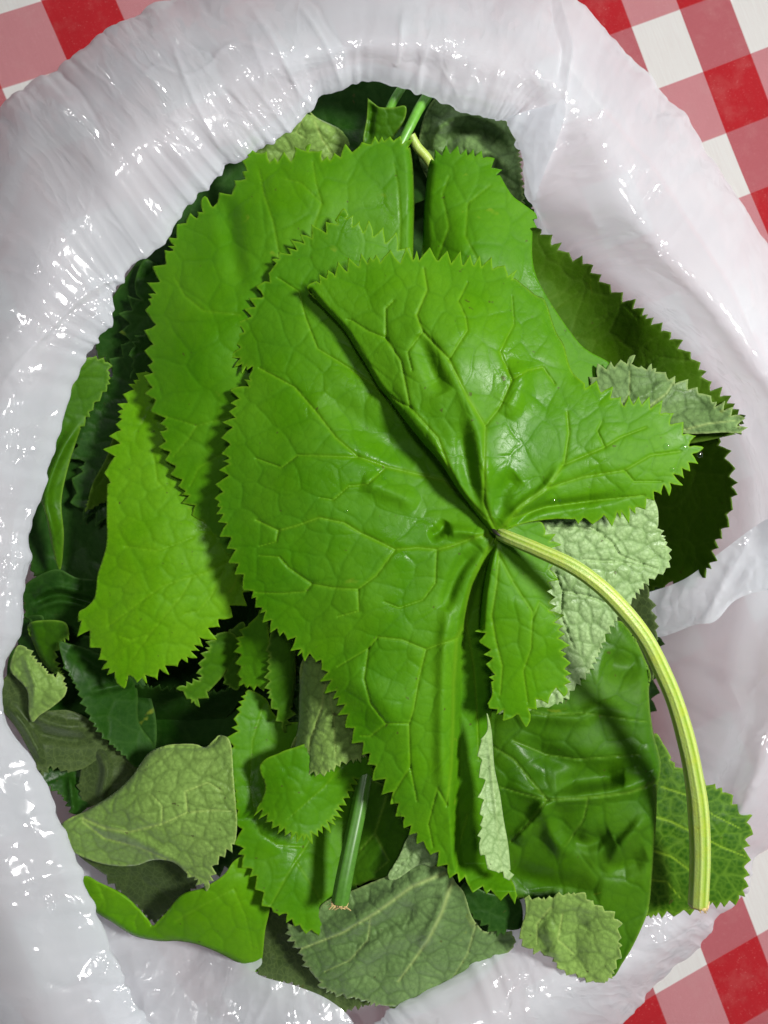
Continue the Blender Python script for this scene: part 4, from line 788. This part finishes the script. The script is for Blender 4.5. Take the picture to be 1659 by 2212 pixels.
A2 = sheet(['s',(663,622),'t',(686,606),(708,592),(742,580),(776,566),(812,560),(846,556),(882,552),(930,552),(980,556),(1022,564),(1062,574),(1094,588),'s',(1112,600),(1156,636),(1178,650),(1200,713),(1218,745),(1229,786),(1240,808),'t',(1266,830),(1312,848),(1340,868),(1368,868),(1400,872),(1432,884),(1446,904),(1482,930),(1488,950),(1506,972),(1500,990),(1485,1012),(1462,1030),(1452,1056),(1424,1062),(1400,1084),(1370,1104),(1330,1118),(1286,1124),'s',(1240,1122),(1206,1121),(1160,1125),(1126,1132),(1090,1146),(1074,1156),(1056,1144),(1020,1098),(986,1053),(950,998),(913,956),(873,906),(843,866),(816,833),(793,793),(766,749),(740,709),(700,666)],
     [(663,622,114),(742,580,116),(930,552,115),(1094,588,112),(1200,713,113),(1240,808,113),(1440,890,114),(1506,972,114),(1400,1084,114),(1240,1122,115),J+(119.5,),(860,780,124),(950,900,127),(1000,720,128),(1100,850,122),(1160,960,122),(1040,1020,128),(1300,1000,121),(740,709,116),(843,866,119),(950,998,120)],
     res=2.7, seed=51, cellamp=.34, pitch=25, depth=22, lean=.03, cell=72, centre=J, amp=.75, dome=.8,
     creases=[(2.6, 17, [(1064,1130),(1048,1060),(1044,1000),(1030,930),(1005,860),(975,800)]), (-3, 17, [(1050,1120),(1022,1060),(1006,980),(990,910)]), (2.4, 17, [(1040,1120),(1000,1060),(965,1000),(930,940),(890,890),(870,820)]), (-2.6, 18, [(1078,1120),(1090,1060),(1120,1030)]), (4, 12, [(1080,1140),(1130,1092),(1180,1055),(1215,1005)]), (-3, 10, [(1100,1140),(1160,1100),(1250,1085),(1350,1070)]), (-4, 20, [(960,850),(930,790),(905,720)]), (3, 26, [(1090,900),(1120,840),(1130,780)])],
     rolls=[(7, 13, [(1056,1144),(1020,1098),(986,1053),(950,998),(913,956),(873,906),(843,866),(816,833),(793,793),(766,749),(740,709),(700,666),(668,628)]), (4, 26, [(1112,600),(1156,636),(1178,650),(1200,713),(1218,745),(1240,808)])],
     veins=[(10,1,[J,(1058,1120),(1046,1086),(1046,1020),(1048,920),(1013,863),(970,776),(913,716),(900,680),(923,626),(915,580)]), (7,.8,[(1048,920),(1080,880),(1106,820),(1140,800),(1173,793),(1199,830)]), (6,.7,[(970,776),(1010,713),(1006,686),(990,650),(1010,610)]),
            (8,.8,[(1050,1120),(986,1053),(946,946),(886,880),(866,780),(833,730),(833,666),(850,650)]), (6,.7,[(886,880),(860,868),(845,855)]), (6,.6,[(833,730),(795,715),(760,692),(750,690)]),
            (10,1,[J,(1095,1130),(1126,1093),(1183,1053),(1219,1000),(1229,936),(1225,890)]), (7,.8,[(1186,1053),(1260,1030),(1349,1016),(1406,983),(1470,975)]), (6,.8,[(1216,1005),(1306,966),(1340,945),(1396,923)]), (7,.8,[(1110,1118),(1180,1095),(1273,1083),(1392,1070)]), (5,.6,[(1306,966),(1290,930),(1300,910)]), (5,.6,[(1349,1016),(1370,1040),(1430,1040)]), (6,.6,[(913,716),(880,760),(890,800)]), (6,.6,[(1106,820),(1080,760),(1110,700),(1106,640)])])
A3 = sheet(['s',(1074,1156),(1090,1146),(1130,1128),(1168,1127),'t',(1180,1150),(1196,1176),(1192,1225),(1192,1290),(1206,1340),(1216,1390),(1228,1440),(1224,1492),(1190,1500),(1160,1525),(1134,1556),(1090,1540),(1062,1530),'s',(1052,1522),(1063,1500),'t',(1060,1470),(1058,1440),(1050,1406),(1040,1385),'s',(1037,1356),(1040,1306),(1046,1256),(1053,1216),(1064,1180)],
     [J+(118.5,),(1168,1127,113),(1192,1225,113),(1206,1340,113),(1228,1460,110),(1134,1556,109),(1055,1515,110),(1040,1356,115),(1110,1300,119),(1120,1200,116)], res=3, seed=52, pitch=28, depth=20, cell=76, centre=J, amp=.6, dome=1.0,
     rolls=[(10, 14, [(1064,1180),(1053,1216),(1046,1256),(1040,1306),(1037,1356)])],
     veins=[(7,.9,[J,(1078,1200),(1073,1260),(1062,1330),(1070,1380),(1085,1440),(1080,1500)]), (6,.7,[(1078,1200),(1110,1260),(1150,1320),(1147,1400),(1130,1450),(1140,1520)]), (5,.6,[(1150,1340),(1165,1300),(1200,1330)])])
SA = join([A1, A2, A3])
root, org = leaf_root(SA[0], 'big glossy leaf on top of the heap with its long curved stalk attached')
put_sheet('blade', SA, M['top'], root, org, .0004)
A4 = sheet(['s',(1052,1540),(1053,1578),'t',(1036,1600),(1037,1640),(1040,1680),(1044,1720),(1042,1760),(1036,1800),(1038,1832),'s',(1048,1850),'t',(1054,1880),(1078,1884),(1094,1905),'s',(1103,1880),(1098,1826),(1088,1770),(1080,1715),(1068,1655),(1062,1579)],
     [(1052,1540,112),(1038,1700,107),(1090,1900,105),(1095,1800,103),(1070,1650,105),(1060,1760,109)], res=3.3, seed=53, pitch=38, depth=11, lean=.25, cell=34, amp=.3, dome=.4, wave=.3, creases=[(1.6, 5, [(1054,1580),(1066,1700),(1078,1800)])], veins=[(4,.9,[(1054,1580),(1066,1700),(1076,1800),(1085,1880)])])
fo = put_sheet('folded_margin', A4, M['pale'], root, org); fo['label'] = 'pale underside of the leaf edge folded back on itself'
ST = W3((1080,1153,119),(1100,1162,123),(1160,1187,129),(1235,1222,134),(1295,1265,136),(1345,1315,136),(1392,1375,134),(1426,1440,130),(1456,1510,125),(1480,1590,119),(1497,1670,112),(1508,1750,105),(1512,1850,97),(1508,1952,90))
rad = np.array([13,15,16,17,17,17.8,17.6,18.8,18.6,19.8,20.2,22.4,22,21.5]) * .97 * (CAM_Z - ST[:, 2]) / FPX
tube('stalk', ST, rad, M['stem'], root, org, ribs=9, ribamp=.032, nr=72, n=16, cutend=.012)
# frayed, browned cut end of the long stalk
def frayed(parent, org, p, r, seed, spread=1.0):
    rr = random.Random(seed); V = []; F = []
    for k in range(16):
        a = rr.uniform(0, 6.283); q = rr.uniform(.45, 1.0) * r; d = rr.uniform(.5, 1.5) * r * .55
        bx = p[0] + math.cos(a) * q; bz = p[2] + math.sin(a) * q * .8
        wv = r * rr.uniform(.16, .34); by = p[1] + r * .15
        tip = (bx + rr.uniform(-.4, .4) * r * spread, p[1] - d, bz + rr.uniform(-.2, .3) * r)
        i = len(V); V += [(bx - wv, by, bz), (bx + wv, by, bz), (bx + wv * .4, by - d * .5, bz + wv * .8), (bx - wv * .7, by - d * .6, bz + wv * .5), tip]
        F += [(i, i + 1, i + 2, i + 3), (i + 3, i + 2, i + 4)]
    me = bpy.data.meshes.new('frayed_end'); me.from_pydata([tuple(np.array(v) - np.array(org)) for v in V], [], F); me.update(); me.materials.append(M['cut'])
    o = bpy.data.objects.new('frayed_end', me); C.objects.link(o); o.parent = parent
    md = o.modifiers.new('thickness', 'SOLIDIFY'); md.thickness = .0004
    return o
frayed(root, org, ST[-1], rad[-1], 5)
sc1 = tube('scar', W3((1062,1143,119.5),(1068,1148,121),(1074,1153,122.5),(1083,1159,123)), np.array([.0007,.0010,.0007,.0003]), M['scar'], root, org, nr=10, n=5)

# short stalk at the bottom
o2, org2, P2 = stalk('short green stalk with a brown frayed end at the bottom centre', [(790,1670,74),(775,1750,80),(758,1830,86),(744,1900,90),(735,1950,91)], [.0038, .0039, .0040, .0041, .0042], M['darkstem'], nr=36, ribs=7, ribamp=.04)
frayed(o2, org2, P2[-1], .0042, 8, 2.2)

# ---- water drops lying on the top leaf
def drops():
    import bmesh
    spots = [(1440,964,1.5),(1478,966,1.6),(1510,982,1.5),(1453,1014,1.2),(1195,1080,.9),(1208,1081,.9),(748,1104,.8),(830,1034,.8),(760,1037,.7),(1370,1305,.7)]
    co = SA[0]; px = None
    for i, (x, y, r) in enumerate(spots[:9]):
        zk = 115; p = world(x, y, zk)
        d = np.hypot(co[:, 0] - p[0], co[:, 1] - p[1]); k = np.nonzero(d < .0015)[0]
        if not len(k): continue
        z = co[k, 2].max(); p = world(x, y, z * 1000)
        bm = bmesh.new(); bmesh.ops.create_uvsphere(bm, u_segments=14, v_segments=8, radius=r * .001)
        bmesh.ops.delete(bm, geom=[v for v in bm.verts if v.co.z < -.0003], context='VERTS')
        for v in bm.verts: v.co.z *= .5
        me = bpy.data.meshes.new('water_drop'); bm.to_mesh(me); bm.free(); me.polygons.foreach_set('use_smooth', [True] * len(me.polygons)); me.materials.append(M['water'])
        o = bpy.data.objects.new('water_drop', me); C.objects.link(o); o.location = (p[0], p[1], p[2] + r * .0003)
        where = ['water drop near the upper edge of the right pointed lobe', 'water drop just inside the tip of the right pointed lobe', 'water drop at the very tip of the right pointed lobe',
                 'water drop low on the right pointed lobe', 'tiny water drop beside the right main vein, left of its twin', 'tiny water drop beside the right main vein, right of its twin',
                 'tiny water drop on the left half of the top leaf, lowest of three', 'tiny water drop on the left half of the top leaf, rightmost of three', 'tiny water drop on the left half of the top leaf, topmost of three'][i]
        tag(o, where, 'water drop', 'water drops on the top leaf')
drops()
print('tris', sum(len(o.data.loop_triangles) or sum(p.loop_total - 2 for p in o.data.polygons) for o in bpy.data.objects if o.type == 'MESH'))
